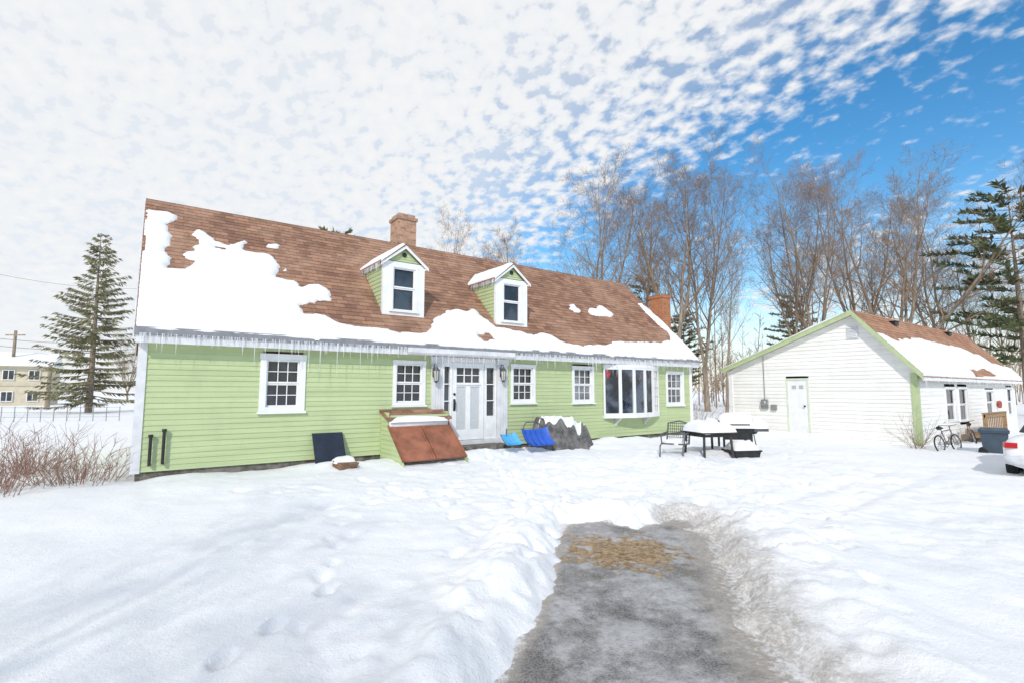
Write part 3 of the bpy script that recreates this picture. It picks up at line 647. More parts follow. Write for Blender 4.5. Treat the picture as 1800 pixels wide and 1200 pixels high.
def gheight(X,Y):
    h=.14*(fbm(X*.35,Y*.35,1,3)-.5)+.05*(fbm(X*1.1,Y*1.1,5,3)-.5)
    h=h+.05*(fbm(X*2.1,Y*1.7,15,5)-.5)*(1-sst(25,40,np.hypot(X,Y)))
    dist=np.hypot(X-6,Y-6); h=h*np.clip(1.3-dist/120,.3,1.2)
    h=h-.08*sst(13,19,X)*(1-sst(5,9,Y))
    h=h+.18*np.exp(-((Y-10.75)/.55)**2)*sst(5.8,7.2,X)*(1-sst(15.5,17,X))*(.5+1.0*fbm(X*1.6,Y*1.6,31,4))
    h=h+.10*np.exp(-((Y-10.9)/.5)**2)*sst(2.2,3.4,X)*(1-sst(6.3,7.5,X))*(.4+1.2*fbm(X*2,Y*2,37,3))
    h=h+.05*np.exp(-((Y-11.5)/.35)**2)*(1-sst(3.4,4.4,X))*(fbm(X*1.5,Y*1.5,61,2)-.2)*2
    h=h+.16*np.exp(-((X-18.9)/.6)**2)*sst(7,8.5,Y)*(1-sst(12,14,Y))
    h=h+.17*np.exp(-((X-12.0)/1.7)**2-((Y-7.7)/.9)**2)*(.3+1.2*fbm(X*2.3,Y*2.3,93,4))
    rough=np.exp(-((X-8)/4.5)**2-((Y-7)/3.2)**2)
    h=h+rough*.075*(fbm(X*4.0,Y*4.0,9,5)-.5)*2
    rr=sst(4.5,6.5,X)*(1-sst(13,17,X))*(1-sst(5.5,8,Y)); h=h+rr*.055*(fbm(X*3,Y*3,19,6)-.5)*2
    for off in (0,.75):
        line=(Y-(2.9+off+.10*(X-5)+.25*np.sin(X*.35)))
        h=h-.045*np.exp(-(line/.15)**2)*sst(5.5,7,X)*(1-sst(12,14,X))*(.4+1.0*fbm(X*3,Y*3,87,3))
    d=sdf(X,Y,dpoly); rgt=sst(-.25,.25,(X-Y)-1.0)
    dn=d+.20*(fbm(X*2.0,Y*2.0,23,6)-.5)+.12*(fbm(X*9,Y*9,29,3)-.5)
    dnr=d+.55*(fbm(X*2.2,Y*2.2,25,6)-.5)+.2*(fbm(X*8,Y*8,27,4)-.5)
    dn=dn*(1-rgt)+dnr*rgt
    berm=(1-rgt*.75)*(.15*np.exp(-((d+.42)/.27)**2)*(.25+1.4*fbm(X*2.6,Y*2.6,41,5))+.07*np.exp(-((d+1.0)/.5)**2)*fbm(X*3,Y*3,43,4))
    berm=berm+rgt*.10*np.exp(-((d+.95)/.4)**2)*(.2+1.3*fbm(X*3,Y*3,45,5))
    lump=np.exp(-((d+.5)/.6)**2)*.06*(fbm(X*6,Y*6,47,5)-.5)*2
    h=h+berm+lump
    for (fx,fy,dep,rad,an) in foots:
        mk=(np.abs(X-fx)<.35)&(np.abs(Y-fy)<.35)
        if not mk.any(): continue
        u=(X[mk]-fx)*math.cos(an)+(Y[mk]-fy)*math.sin(an); v=-(X[mk]-fx)*math.sin(an)+(Y[mk]-fy)*math.cos(an)
        r=np.sqrt((u/(rad*1.4))**2+(v/(rad*.75))**2)
        h[mk]+= -dep*np.exp(-r**3*1.0)+dep*.12*np.exp(-((r-1.5)/.3)**2)
    lo=-.20*(1-rgt)-.55*rgt; hi_=.14*(1-rgt)+.05*rgt
    tr_=sst(lo,hi_,dn)
    h=np.where(d>-1.5,h*(1-tr_)+(DZ-.06)*tr_,h)
    ih=((X>HX0+.3)&(X<HX1-.3)&(Y>HY+.3)&(Y<HB-.3))|((X>GX+.3)&(X<GX1-.3)&(Y>GY+.3)&(Y<GYB-.3))
    h=np.where(ih,-.3,h)
    dirt=sst(-.30,.10,d)*.5*(1-rgt)+rgt*(sst(-1.3,-.10,d)*.9)
    dirt=np.clip(np.maximum(dirt,.2*rough),0,1)
    return h,dirt
def graded(lo,hi,fine,mlo,mhi,mid,ext):
    c=list(np.arange(mlo,lo,mid))+list(np.arange(lo,hi,fine))+list(np.arange(hi,mhi,mid))
    a=[];x=mlo;s=mid*1.5
    while x>-ext: x-=s; s*=1.28; a.append(x)
    b=[];x=c[-1];s=mid*1.5
    while x<ext: x+=s; s*=1.28; b.append(x)
    return np.array(a[::-1]+c+b)
gx=graded(0,11,.04,-7,21,.11,1500); gy=graded(.6,11.4,.04,-3,14,.11,1500)
XX,YY=np.meshgrid(gx,gy); HH,DD=gheight(XX,YY)
me=bpy.data.meshes.new('ground'); ny,nx=XX.shape; idx=np.arange(ny*nx).reshape(ny,nx)
q=np.stack([idx[:-1,:-1],idx[:-1,1:],idx[1:,1:],idx[1:,:-1]],-1).reshape(-1,4)
me.from_pydata(np.stack([XX,YY,HH],-1).reshape(-1,3).tolist(),[],q.tolist()); me.materials.append(SNOWG)
me.polygons.foreach_set('use_smooth',[True]*len(me.polygons))
at=me.attributes.new('dirt','FLOAT','POINT'); at.data.foreach_set('value',DD.reshape(-1).astype(np.float32))
ground=bpy.data.objects.new('ground',me); COL.objects.link(ground); ground['kind']='structure'
ground['label']='snow covered yard with footprints and trampled paths'
def gz(x,y): return float(gheight(np.array([[float(x)]]),np.array([[float(y)]]))[0][0,0])
xs=np.arange(-4.6,7.2,.05); ys=np.arange(-4.5,6.8,.05); X,Y=np.meshgrid(xs,ys); d=sdf(X,Y,dpoly); Z=DZ+.03*(fbm(X*2.5,Y*2.5,51,4)-.5)+.016*(fbm(X*12,Y*12,53,2)-.5)
rgt_=sst(-.25,.25,(X-Y)-1.0)
idx=np.arange(X.size).reshape(X.shape); c=((d+.5*rgt_)[:-1,:-1]>-.42); q=np.stack([idx[:-1,:-1],idx[:-1,1:],idx[1:,1:],idx[1:,:-1]],-1)[c]
us_=np.unique(q); mpp=-np.ones(X.size,int); mpp[us_]=np.arange(len(us_)); mb=MB(); mb.v=np.stack([X,Y,Z],-1).reshape(-1,3)[us_].tolist(); mb.f=[tuple(r) for r in mpp[q].tolist()]
edgev=((1-sst(-.15-.40*rgt_,.20+.40*rgt_,d))).reshape(-1)[us_]
m,nt,b=newmat('icy_asphalt'); vec=objc(nt)
n1=noise(nt,vec,1.3,6,.65,.4); n2=noise(nt,vec,5,7,.72); n3=noise(nt,vec,75,3,.6); n4=noise(nt,vec,22,5,.7)
c0=mixc(nt,mr(nt,n3,.35,.65),(.07,.066,.062),(.25,.235,.22))
ice=mr(nt,mth(nt,'ADD',mth(nt,'MULTIPLY',n1,.6),mth(nt,'MULTIPLY',n2,.45)),.42,.62)
c1=mixc(nt,mth(nt,'MULTIPLY',ice,mr(nt,n4,.3,.6,.5,.95)),c0,(.52,.51,.505))
pc=onZ(1092,968,DZ); vm=nd(nt,'ShaderNodeVectorMath',operation='DISTANCE'); nt.links.new(vec,vm.inputs[0]); vm.inputs[1].default_value=(pc.x,pc.y,DZ)
br=mr(nt,mth(nt,'ADD',vm.outputs['Value'],mth(nt,'MULTIPLY',mth(nt,'SUBTRACT',n2,.5),2.4)),.46,.66,1,0)
c2=mixc(nt,mr(nt,n4,.35,.65),(.15,.085,.032),(.48,.32,.15))
ea=nd(nt,'ShaderNodeAttribute',attribute_name='edge')
sl0=mixc(nt,n4,(.20,.16,.12),(.60,.56,.51))
ek=mr(nt,mth(nt,'ADD',mth(nt,'MULTIPLY',ea.outputs['Fac'],.9),mth(nt,'MULTIPLY',n2,.7)),.55,1.0)
c4=mixc(nt,ek,c1,sl0)
ek2=mr(nt,mth(nt,'ADD',ea.outputs['Fac'],mth(nt,'MULTIPLY',n4,.9)),1.1,1.4)
c5=mixc(nt,ek2,c4,(.76,.75,.74))
c6=mixc(nt,mth(nt,'MULTIPLY',br,.95),c5,c2)
nt.links.new(c6,b.inputs['Base Color']); nt.links.new(mr(nt,n2,.35,.6,.16,.75),b.inputs['Roughness'])
bump(nt,b,mth(nt,'ADD',n3,n2),.6,.025)
o=mb.build('driveway',m,None,True,org=(0,0,0)); o['kind']='structure'; o['label']='cleared icy asphalt driveway with a brown gravelly patch'
at=o.data.attributes.new('edge','FLOAT','POINT'); at.data.foreach_set('value',edgev.astype(np.float32))

# ================================================================ YARD THINGS
x0,x1,z0,z1=rectY(553,607,761,800,11.2); k=MB(); zb=-.02; zt=z1
A=[(11.0,zb),(11.42,zt),(11.45,zt),(11.03,zb)]; k.prism([(x0,y,z) for y,z in A],[(x1,y,z) for y,z in A])
tag(k.build('board',NAVY),'dark navy board leaning against the green wall left of the bulkhead','board')
p=onZ(606,822,.05); bx=thing('box','brown box half buried in snow before the leaning board','box',(p.x,p.y,0.0))
k=MB(); k.obox((p.x,p.y,.08),V((.19,.04,0)),V((-.03,.14,.02)),V((0,-.02,.11))); k.obox((p.x+.12,p.y-.17,.12),V((.1,.02,0)),V((0,.06,-.05)),V((0,.005,.006))); k.build('carton',CARD,bx)
k=MB(); k.pillow(p.x-.22,p.x+.2,p.y-.1,p.y+.22,.16,.12,3); k.build('snow_cap',SNOW,bx,True)
R=random.Random(21)
def rock(px,py,s,label):
    p=onZ(px,py,.05); k=MB(); n=10
    vs=[];fs=[]
    for i in range(7):
        ph=math.pi*i/6
        for j in range(n):
            t=2*math.pi*j/n; rr=s*(.75+.5*R.random()); vs.append((p.x+rr*math.sin(ph)*math.cos(t),p.y+rr*.8*math.sin(ph)*math.sin(t),.05+rr*.7*math.cos(ph)))
    for i in range(6):
        for j in range(n): fs.append((i*n+j,i*n+(j+1)%n,(i+1)*n+(j+1)%n,(i+1)*n+j))
    k.add(vs,fs); rk=k.build('rock',STONE); tag(rk,label,'rock')
    k=MB(); k.pillow(p.x-s*.8,p.x+s*.8,p.y-s*.7,p.y+s*.7,s*.5,s*.45,int(px)); k.build('snow_cap',SNOW,rk,True)
rock(655,795,.22,'snow capped rock beside the left side of the bulkhead'); rock(632,800,.17,'small snow capped rock between bulkhead and leaning board'); rock(675,800,.15,'small rock in snow at the bulkhead door corner'); rock(575,815,.17,'small rock in snow left of the brown box')
def scoop(name,label,mat,px0,px1,yt,yb,Y,handle=False):
    x0,x1,z0,z1=rectY(px0,px1,yt,yb,Y); r=thing(name,label,'shovel',((x0+x1)/2,Y,z0)); k=MB(); n=8;vs=[];fs=[]
    for s in (0,1):
        for i in range(n+1):
            f=i/n; yy=Y-.25+.38*f**.7; zz=z0+(z1-z0)*f**1.6
            for j in range(7):
                u=j/6; side=abs(2*u-1)**6*.09
                vs.append((x0+(x1-x0)*u,yy-side+s*.012,zz+side*.6-s*.006))
    for s in (0,1):
        for i in range(n):
            for j in range(6):
                q=s*(n+1)*7+i*7+j; fs.append((q,q+1,q+8,q+7))
    k.add(vs,fs)
    for i in range(1,5):
        xx=x0+(x1-x0)*i/5; k.tube([(xx,Y-.25+.38*f**.7-.012,z0+(z1-z0)*f**1.6) for f in (.1,.4,.7,.95)],.012,5)
    k.build('scoop',mat,r,True)
    k=MB()
    if handle:
        k.tube([(x0+.14,Y+.12,z1-.06),(x0+.30,Y+.34,z1+.05),(x0+.55,Y+.55,z1+.15),(x1+.06,Y+.55,z1+.15),(x1+.05,Y+.34,z1+.05),(x1-.10,Y+.12,z1-.06)],.013,6)
    else:
        xm=(x0+x1)/2; k.tube([(xm,Y+.1,z1-.05),(xm+.12,Y+.26,z1+.12)],.015,6)
    k.build('handle',DARKGREY,r,True)
scoop('snow_scoop','large blue snow scoop with handle standing left of the tarped heap',BLUE,918,964,754,781,10.3,True)
scoop('snow_shovel','light blue shovel blade lying in snow near the door step',CYAN,880,908,763,780,10.55)
x0,x1,z0,z1=rectY(938,1032,732,774,10.75); r=thing('tarped_heap','dark grey tarp draped over a heap against the wall, snow on top','tarp',((x0+x1)/2,10.75,.05))
n=84; U,Wv=np.meshgrid(np.linspace(0,1,n),np.linspace(0,1,n)); cx_=2*U-1; cy_=2*Wv-1; rad=np.sqrt(np.abs(cx_)**3.4+np.abs(cy_)**3.4)
an=np.arctan2(cy_,cx_); prof=1-sst(.55,1.02,rad)
slope=1-.30*sst(.0,.95,cx_)
crease=np.abs(fbm(U*5+2,Wv*4,75,3)-.5)*2
Hh=(z1-.02)*prof*slope*(.86+.22*fbm(U*4,Wv*4,71,3))+.12*np.sin(an*13+6*fbm(U*3,Wv*3,5,2))*sst(.35,.75,rad)*(1-sst(.9,1.2,rad))-.16*crease*prof+.05*(fbm(U*11,Wv*11,4,3)-.5)
vs=np.stack([x0+(x1-x0)*U,10.2+1.15*Wv,Hh-.02],-1).reshape(-1,3).tolist(); fs=[(j*n+i,j*n+i+1,(j+1)*n+i+1,(j+1)*n+i) for j in range(n-1) for i in range(n-1)]
k=MB(); k.add(vs,fs); k.build('tarp',TARP,r)
k=MB(); msk=np.hypot((cx_+.12)*.95,(cy_+.05)*.95)+.8*(fbm(U*4,Wv*4,77,4)-.5); sh=Hh-.015+.08*(1-sst(.35,.66,msk))-.05*sst(.64,.76,msk)
vs=np.stack([x0+(x1-x0)*U,10.2+1.15*Wv,sh],-1).reshape(-1,3).tolist(); mf=msk.reshape(-1); fs2=[f_ for f_ in fs if min(mf[i] for i in f_)<.72]
k.add(vs,fs2); k.build('snow_cap',SNOW,r,True)

def local(root_loc,rz):
    M=Matrix.Translation(V(root_loc))@Matrix.Rotation(rz,4,'Z'); return lambda *p: M@V(p)
pc_=onZ(1188,803,0.02); r=thing('patio_chair','open dark metal spring armchair standing in snow left of the patio table','chair',(pc_.x,pc_.y,-.06))
T=local((pc_.x,pc_.y,-.06),math.radians(200))
k=MB()
for s in (-1,1):
    y=s*.27
    k.tube([T(-.3,y,.0),T(.25,y,.0),T(.35,y,.06),T(.32,y,.36),T(.2,y,.42),T(-.2,y,.40)],.018,6)
    k.tube([T(.2,y,.42),T(.24,y,.64),T(-.22,y,.66),T(-.3,y,.6)],.016,6)
k.tube([T(-.3,-.27,.0),T(-.3,.27,.0)],.018,6); k.build('frame',IRON,r,True)
k=MB()
for i in range(11):
    y=-.25+.50*i/10; k.tube([T(.24,y,.42),T(0,y,.39),T(-.2,y,.41)],.007,4)
for i in range(8): x=-.2+.44*i/7; k.tube([T(x,-.25,.405),T(x,.25,.405)],.007,4)
k.tube([T(.24,-.27,.42),T(.24,.27,.42)],.016,6); k.build('seat',IRON,r)
k=MB()
for i in range(11):
    y=-.25+.50*i/10; top=.87+.05*(1-(2*i/10-1)**2); k.tube([T(-.2,y,.41),T(-.27,y,.65),T(-.34,y,top)],.007,4)
for i in range(8):
    f=i/7; k.tube([T(-.2-.14*f,-.25,.41+.46*f),T(-.2-.14*f,.25,.41+.46*f)],.007,4)
k.tube([T(-.2,-.27,.41),T(-.27,-.27,.65),T(-.34,-.27,.87),T(-.36,0,.93),T(-.34,.27,.87),T(-.27,.27,.65),T(-.2,.27,.41)],.018,6); k.build('backrest',IRON,r,True)
k=MB(); 
a=T(.02,0,.41); k.pillow(a.x-.21,a.x+.21,a.y-.21,a.y+.21,a.z-.005,.12,8); k.build('snow_cap',SNOW,r,True)
pt=onZ(1246,803,0.02); r=thing('patio_table','dark patio table with a thick pad of snow on its top','table',(pt.x,pt.y,-.03))
T=local((pt.x,pt.y,-.03),math.radians(-20)); ex=T(1,0,0)-T(0,0,0); ey=T(0,1,0)-T(0,0,0); ez=V((0,0,1))
k=MB()
for i in range(6): k.obox(T(0,-.40+.16*i,.66),ex*.46,ey*.074,ez*.018)
k.obox(T(0,0,.625),ex*.43,ey*.02,ez*.016); k.build('tabletop',DARKWOOD,r)
for sx in (-1,1):
    for sy in (-1,1):
        k=MB(); k.tube([T(sx*.36,sy*.34,.64),T(sx*.40,sy*.38,-.03)],.032,6); k.build('leg',DARKWOOD,r)
k=MB()
for sx in (-1,1): k.obox(T(sx*.375,0,.59),ex*.012,ey*.34,ez*.03)
for sy in (-1,1): k.obox(T(0,sy*.355,.59),ex*.36,ey*.012,ez*.03)
k.build('apron',DARKWOOD,r)
b_=MB(); b_.pillow(-.48,.48,-.49,.49,.675,.27,15,20,20,3.0); k=MB(); k.v=[tuple(T(*v)) for v in b_.v]; k.f=b_.f; k.build('snow_cap',SNOW,r,True)
pg=onZ(1293,797,0); r=thing('barbecue_grill','black barbecue grill heaped with snow behind the patio table','grill',(pg.x,pg.y,-.04))
T=local((pg.x,pg.y,-.04),math.radians(-40)); ex=T(1,0,0)-T(0,0,0); ey=T(0,1,0)-T(0,0,0)
k=MB()
for sx in (-1,1):
    for sy in (-1,1): k.obox(T(sx*.34,sy*.2,.32),ex*.022,ey*.022,ez*.36)
k.obox(T(0,0,.12),ex*.36,ey*.22,ez*.015); k.obox(T(0,-.2,.52),ex*.318,ey*.012,ez*.10); k.obox(T(0,0,.64),ex*.36,ey*.225,ez*.04); k.tube([T(.1,.05,.135),T(.1,.05,.30),T(.1,.05,.36)],[.12,.12,.05],12); k.build('cart',BLACK,r)
k=MB(); N_=10; A=[];B=[]
for i in range(N_+1):
    t=math.pi*i/N_; A.append(T(-.38,.26*math.cos(t),.685+.21*math.sin(t))); B.append(T(.38,.26*math.cos(t),.685+.21*math.sin(t)))
k.prism(A,B); k.tube([T(-.28,-.29,.80),T(.28,-.29,.80)],.015,6); k.build('hood',BLACK,r)
for s in (-1,1):
    k=MB(); k.obox(T(s*.58,0,.68),ex*.18,ey*.22,ez*.016); k.obox(T(s*.58,-.215,.645),ex*.18,ey*.008,ez*.018); k.build('side_shelf',DARKGREY,r)
k=MB(); NX,NY=24,16; vs=[]
for j in range(NY+1):
    t=math.pi*(.02+.96*j/NY)
    for i in range(NX+1):
        u=i/NX; e=min(1,(1-abs(2*u-1)**4))**.5*min(1,(1-abs(2*j/NY-1)**4))**.5; rr=1+.85*e*(.6+.7*float(fbm(u*3,j*.2,22,2)))
        vs.append(T(-.41+.82*u,.27*math.cos(t)*(1+.12*e),.69+.215*math.sin(t)*rr))
k.add(vs,[(j*(NX+1)+i,j*(NX+1)+i+1,(j+1)*(NX+1)+i+1,(j+1)*(NX+1)+i) for j in range(NY) for i in range(NX)])
for s in (-1,1):
    b_=MB(); b_.pillow(s*.58-.18,s*.58+.18,-.21,.21,.696,.24,25+s,12,12); n=len(k.v); k.v+=[tuple(T(*v)) for v in b_.v]; k.f+=[tuple(i+n for i in f_) for f_ in b_.f]
k.build('snow_cap',SNOW,r,True)
for sx in (-1,1):
    k=MB(); k.lathe(T(sx*.36,-.2,.03),[(.001,-.02),(.06,-.02),(.06,.02),(.001,.02)],12,ex); k.build('wheel',TYRE,r)
pb_=onZ(1304,804,0.0); r=thing('storage_tub','low black tub full of snow right of the patio table','tub',(pb_.x,pb_.y,0))
T=local((pb_.x,pb_.y,0),math.radians(-25)); k=MB(); lo=[T(x*.3,y*.22,-.05) for x,y in ((-1,-1),(1,-1),(1,1),(-1,1))]; hi=[T(x*.34,y*.26,.19) for x,y in ((-1,-1),(1,-1),(1,1),(-1,1))]; k.prism(lo,hi)
ex=T(1,0,0)-T(0,0,0); ey=T(0,1,0)-T(0,0,0)
for s in (-1,1): k.obox(T(0,s*.265,.185),ex*.36,ey*.015,ez*.018); k.obox(T(s*.345,0,.185),ex*.015,ey*.25,ez*.018)
k.build('tub',BLACK,r)
b_=MB(); b_.pillow(-.33,.33,-.25,.25,.188,.24,33,14,14,3); k=MB(); k.v=[tuple(T(*v)) for v in b_.v]; k.f=b_.f; k.build('snow_cap',SNOW,r,True)
pb_=onZ(1322,790,-.02); c=V((pb_.x+.35,pb_.y+.2,0)); r=thing('kettle_smoker','small black lidded smoker at the right end of the patio things','smoker',c)
k=MB(); k.lathe(c,[(.001,.38),(.14,.40),(.22,.52),(.24,.62)],16); k.build('bowl',BLACK,r,True)
k=MB(); k.lathe(c,[(.245,.625),(.22,.74),(.12,.82),(.03,.84),(.03,.88),(.001,.89)],16); k.build('lid',BLACK,r,True)
for i in range(3):
    t=2*math.pi*i/3; k=MB(); k.tube([c+V((.12*math.cos(t),.12*math.sin(t),.42)),c+V((.26*math.cos(t),.26*math.sin(t),-.05))],.015,6); k.build('leg',DARKGREY,r)
k=MB(); k.pillow(c.x-.2,c.x+.2,c.y-.2,c.y+.2,.77,.14,44,12,12,2.5); k.build('snow_cap',SNOW,r,True)

def bicycle(label,loc,rz,mat,s=1.0,lean=.12):
    r=thing('bicycle',label,'bicycle',loc)
    M=Matrix.Translation(V(loc))@Matrix.Rotation(rz,4,'Z')@Matrix.Rotation(lean,4,'X')@Matrix.Scale(s,4); T=lambda *p: M@V(p)
    axv=(M.to_3x3()@V((0,1,0))).normalized()
    for x in (-.52,.52):
        k=MB(); k.ring(T(x,0,.31),axv,.30*s,.022*s,28,6); w=k.build('wheel',TYRE,r,True)
        k=MB(); k.ring(T(x,0,.31),axv,.27*s,.012*s,28,5)
        for i in range(14):
            t=2*math.pi*i/14; k.tube([T(x,.02*(1 if i%2 else -1),.31),T(x+.27*math.cos(t),0,.31+.27*math.sin(t))],.0035,3)
        k.tube([T(x,-.05,.31),T(x,.05,.31)],.02,6); k.build('rim',GREY,w)
    k=MB(); bb=T(-.08,0,.28); st=T(-.22,0,.74); hd=T(.34,0,.80); hb=T(.38,0,.66); ra=T(-.52,0,.31)
    for a,b2,q in ((bb,st,.018),(st,hd,.018),(bb,hb,.022),(hd,hb,.022),(bb,ra,.012),(st,ra,.011)): k.tube([a,b2],q*s,6)
    k.build('frame',mat,r,True)
    k=MB(); k.tube([hb,T(.41,.05,.55),T(.52,.05,.31)],.012*s,5); k.tube([hb,T(.41,-.05,.55),T(.52,-.05,.31)],.012*s,5); k.build('fork',mat,r)
    k=MB(); k.tube([hd,T(.32,0,.92)],.014*s,6); k.tube([T(.22,-.28,.96),T(.34,-.2,.95),T(.35,0,.93),T(.34,.2,.95),T(.22,.28,.96)],.012*s,6); k.build('handlebar',BLACK,r,True)
    k=MB(); k.tube([st,T(-.25,0,.84)],.013*s,6); k.tube([T(-.42,0,.86),T(-.34,0,.865),T(-.2,0,.86),T(-.1,0,.855)],[.06*s,.08*s,.045*s,.02*s],8); k.build('saddle',BLACK,r,True)
    k=MB(); k.ring(bb,axv,.09*s,.01*s,16,5); k.tube([bb+axv*.06,T(.04,.06,.16)],.01*s,5); k.tube([bb-axv*.06,T(-.2,-.06,.4)],.01*s,5); k.tube([T(-.08,.03,.37),T(-.52,.03,.35)],.006*s,4); k.tube([T(-.08,.03,.19),T(-.52,.03,.27)],.006*s,4); k.build('crank',DARKGREY,r)
bp=onZ(1668,793,-.1); bicycle('grey bicycle standing in snow by the near corner of the garage',(bp.x+.3,bp.y+.05,-.14),math.radians(-12),simple('grey_bike_paint',(.20,.19,.19),.5),.8,-.14)
bp=onY(1712,770,GY-.45); bicycle('smaller rusty bicycle leaning on the garage wall behind the bin',(bp.x,GY-.45,-.14),math.radians(20),simple('rusty_paint',(.30,.15,.08),.6),.75,-.2)
p=onZ(1750,798,-.1); r=thing('trash_bin','slate blue wheeled trash bin in front of the garage side wall','bin',(p.x,p.y,-.1)); rz=.2
T=local((p.x,p.y,-.12),rz); k=MB(); k.prism([T(x*.21,y*.22,0) for x,y in ((-1,-1),(1,-1),(1,1),(-1,1))],[T(x*.27,y*.29,.66) for x,y in ((-1,-1),(1,-1),(1,1),(-1,1))])
k.obox(T(0,0,.63),(T(1,0,0)-T(0,0,0))*.29,(T(0,1,0)-T(0,0,0))*.31,ez*.025); k.build('bin_body',BINM,r)
k=MB(); k.prism([T(x*.30,y*.32,.66) for x,y in ((-1,-1),(1,-1),(1,1),(-1,1))],[T(x*.26,y*.27,.73) for x,y in ((-1,-1),(1,-1),(1,1),(-1,1))]); k.build('lid',BINM,r)
for s in (-1,1):
    k=MB(); k.lathe(T(s*.24,.24,.09),[(.001,-.02),(.1,-.02),(.1,.02),(.001,.02)],14,T(1,0,0)-T(0,0,0)); k.build('wheel',TYRE,r)
a=onY(1732,740,4.75); c=onY(1769,742,4.75); r=thing('porch_railing','small brown wooden porch railing on the garage side wall','railing',((a.x+c.x)/2,4.9,-.1))
k=MB(); zt=.86; k.box(a.x,c.x,4.71,4.83,zt-.04,zt); k.box(a.x,c.x,4.74,4.78,zt-.16,zt-.05); k.box(a.x,c.x,4.74,4.78,.12,.2); k.build('rail',WOOD,r)
for x in (a.x+.04,c.x-.04):
    k=MB(); k.box(x-.04,x+.04,4.725,4.815,-.2,zt-.041); k.build('post',WOOD,r)
n=12
for i in range(1,n):
    x=a.x+(c.x-a.x)*i/n; k=MB(); k.box(x-.025,x+.025,4.781,4.81,.1,zt-.05); k.build('baluster',WOOD,r)
k=MB(); k.box(a.x,c.x,4.84,GY-.04,.02,.1); k.build('deck',WOOD,r)

cx0,cy,cz=13.95,1.80,-.20; car=thing('car','white car cut off by the right edge of the picture','car',(cx0+2.2,cy,cz))
def loft(mb,st,n=20,e=3.2):
    vs=[];fs=[]
    for (x,z0,z1,hw) in st:
        zc=(z0+z1)/2; hz=(z1-z0)/2
        for k in range(n):
            t=2*math.pi*(k+.5)/n; c,s=math.cos(t),math.sin(t)
            vs.append((cx0+x,cy+hw*math.copysign(abs(c)**(2/e),c),cz+zc+hz*math.copysign(abs(s)**(2/e),s)))
    for i in range(len(st)-1):
        for k in range(n): fs.append((i*n+k,i*n+(k+1)%n,(i+1)*n+(k+1)%n,(i+1)*n+k))
    fs+=[tuple(range(n))[::-1],tuple(range((len(st)-1)*n,len(st)*n))]; mb.add(vs,fs)
k=MB(); loft(k,[(0,.36,.62,.70),(.03,.30,.82,.79),(.12,.26,.93,.85),(.5,.24,.98,.88),(1.2,.22,.97,.89),(3.2,.22,.95,.89),(3.9,.24,.88,.87),(4.35,.3,.75,.8),(4.5,.36,.62,.68)]); k.build('body',CARW,car,True)
k=MB(); loft(k,[(1.0,.93,.98,.74),(1.6,.92,1.36,.68),(1.9,.92,1.42,.66),(2.5,.92,1.43,.67),(2.9,.92,1.34,.70),(3.5,.92,.98,.76)]); k.build('cabin',GLASS,car,True)
k=MB(); loft(k,[(1.65,1.36,1.40,.6),(1.9,1.40,1.45,.62),(2.4,1.40,1.455,.63),(2.7,1.36,1.42,.62)]); k.build('car_roof',CARW,car,True)
k=MB(); loft(k,[(-.05,.40,.52,.68),(-.04,.34,.56,.80),(.08,.32,.58,.88),(.3,.32,.56,.892)]); k.build('bumper',simple('light_grey_bumper',(.62,.63,.65),.4,.1),car,True)
for s in (-1,1):
    k=MB(); c=V((cx0+.09,cy+s*.73,cz+.74)); k.obox(c,V((.09,s*.03,0)),V((-.02*1,s*.09,0)),V((.015,0,.05))); k.build('taillight',REDL,car)
for x in (.85,3.55):
    for s in (-1,1):
        k=MB(); k.lathe((cx0+x,cy+s*.88,cz+.31),[(.2,-.16),(.31,-.14),(.32,-.02),(.3,.03),(.2,.035)],22,(0,s,0)); w=k.build('wheel',TYRE,car,True)
        k=MB(); k.lathe((cx0+x,cy+s*.88,cz+.31),[(.001,.01),(.05,.02),(.19,.0),(.205,.036)],14,(0,s,0)); k.build('rim',GREY,w,True)
k=MB(); k.box(cx0-.06,cx0-.052,cy-.16,cy+.16,cz+.60,cz+.72); k.build('number_plate',WHITE,car)

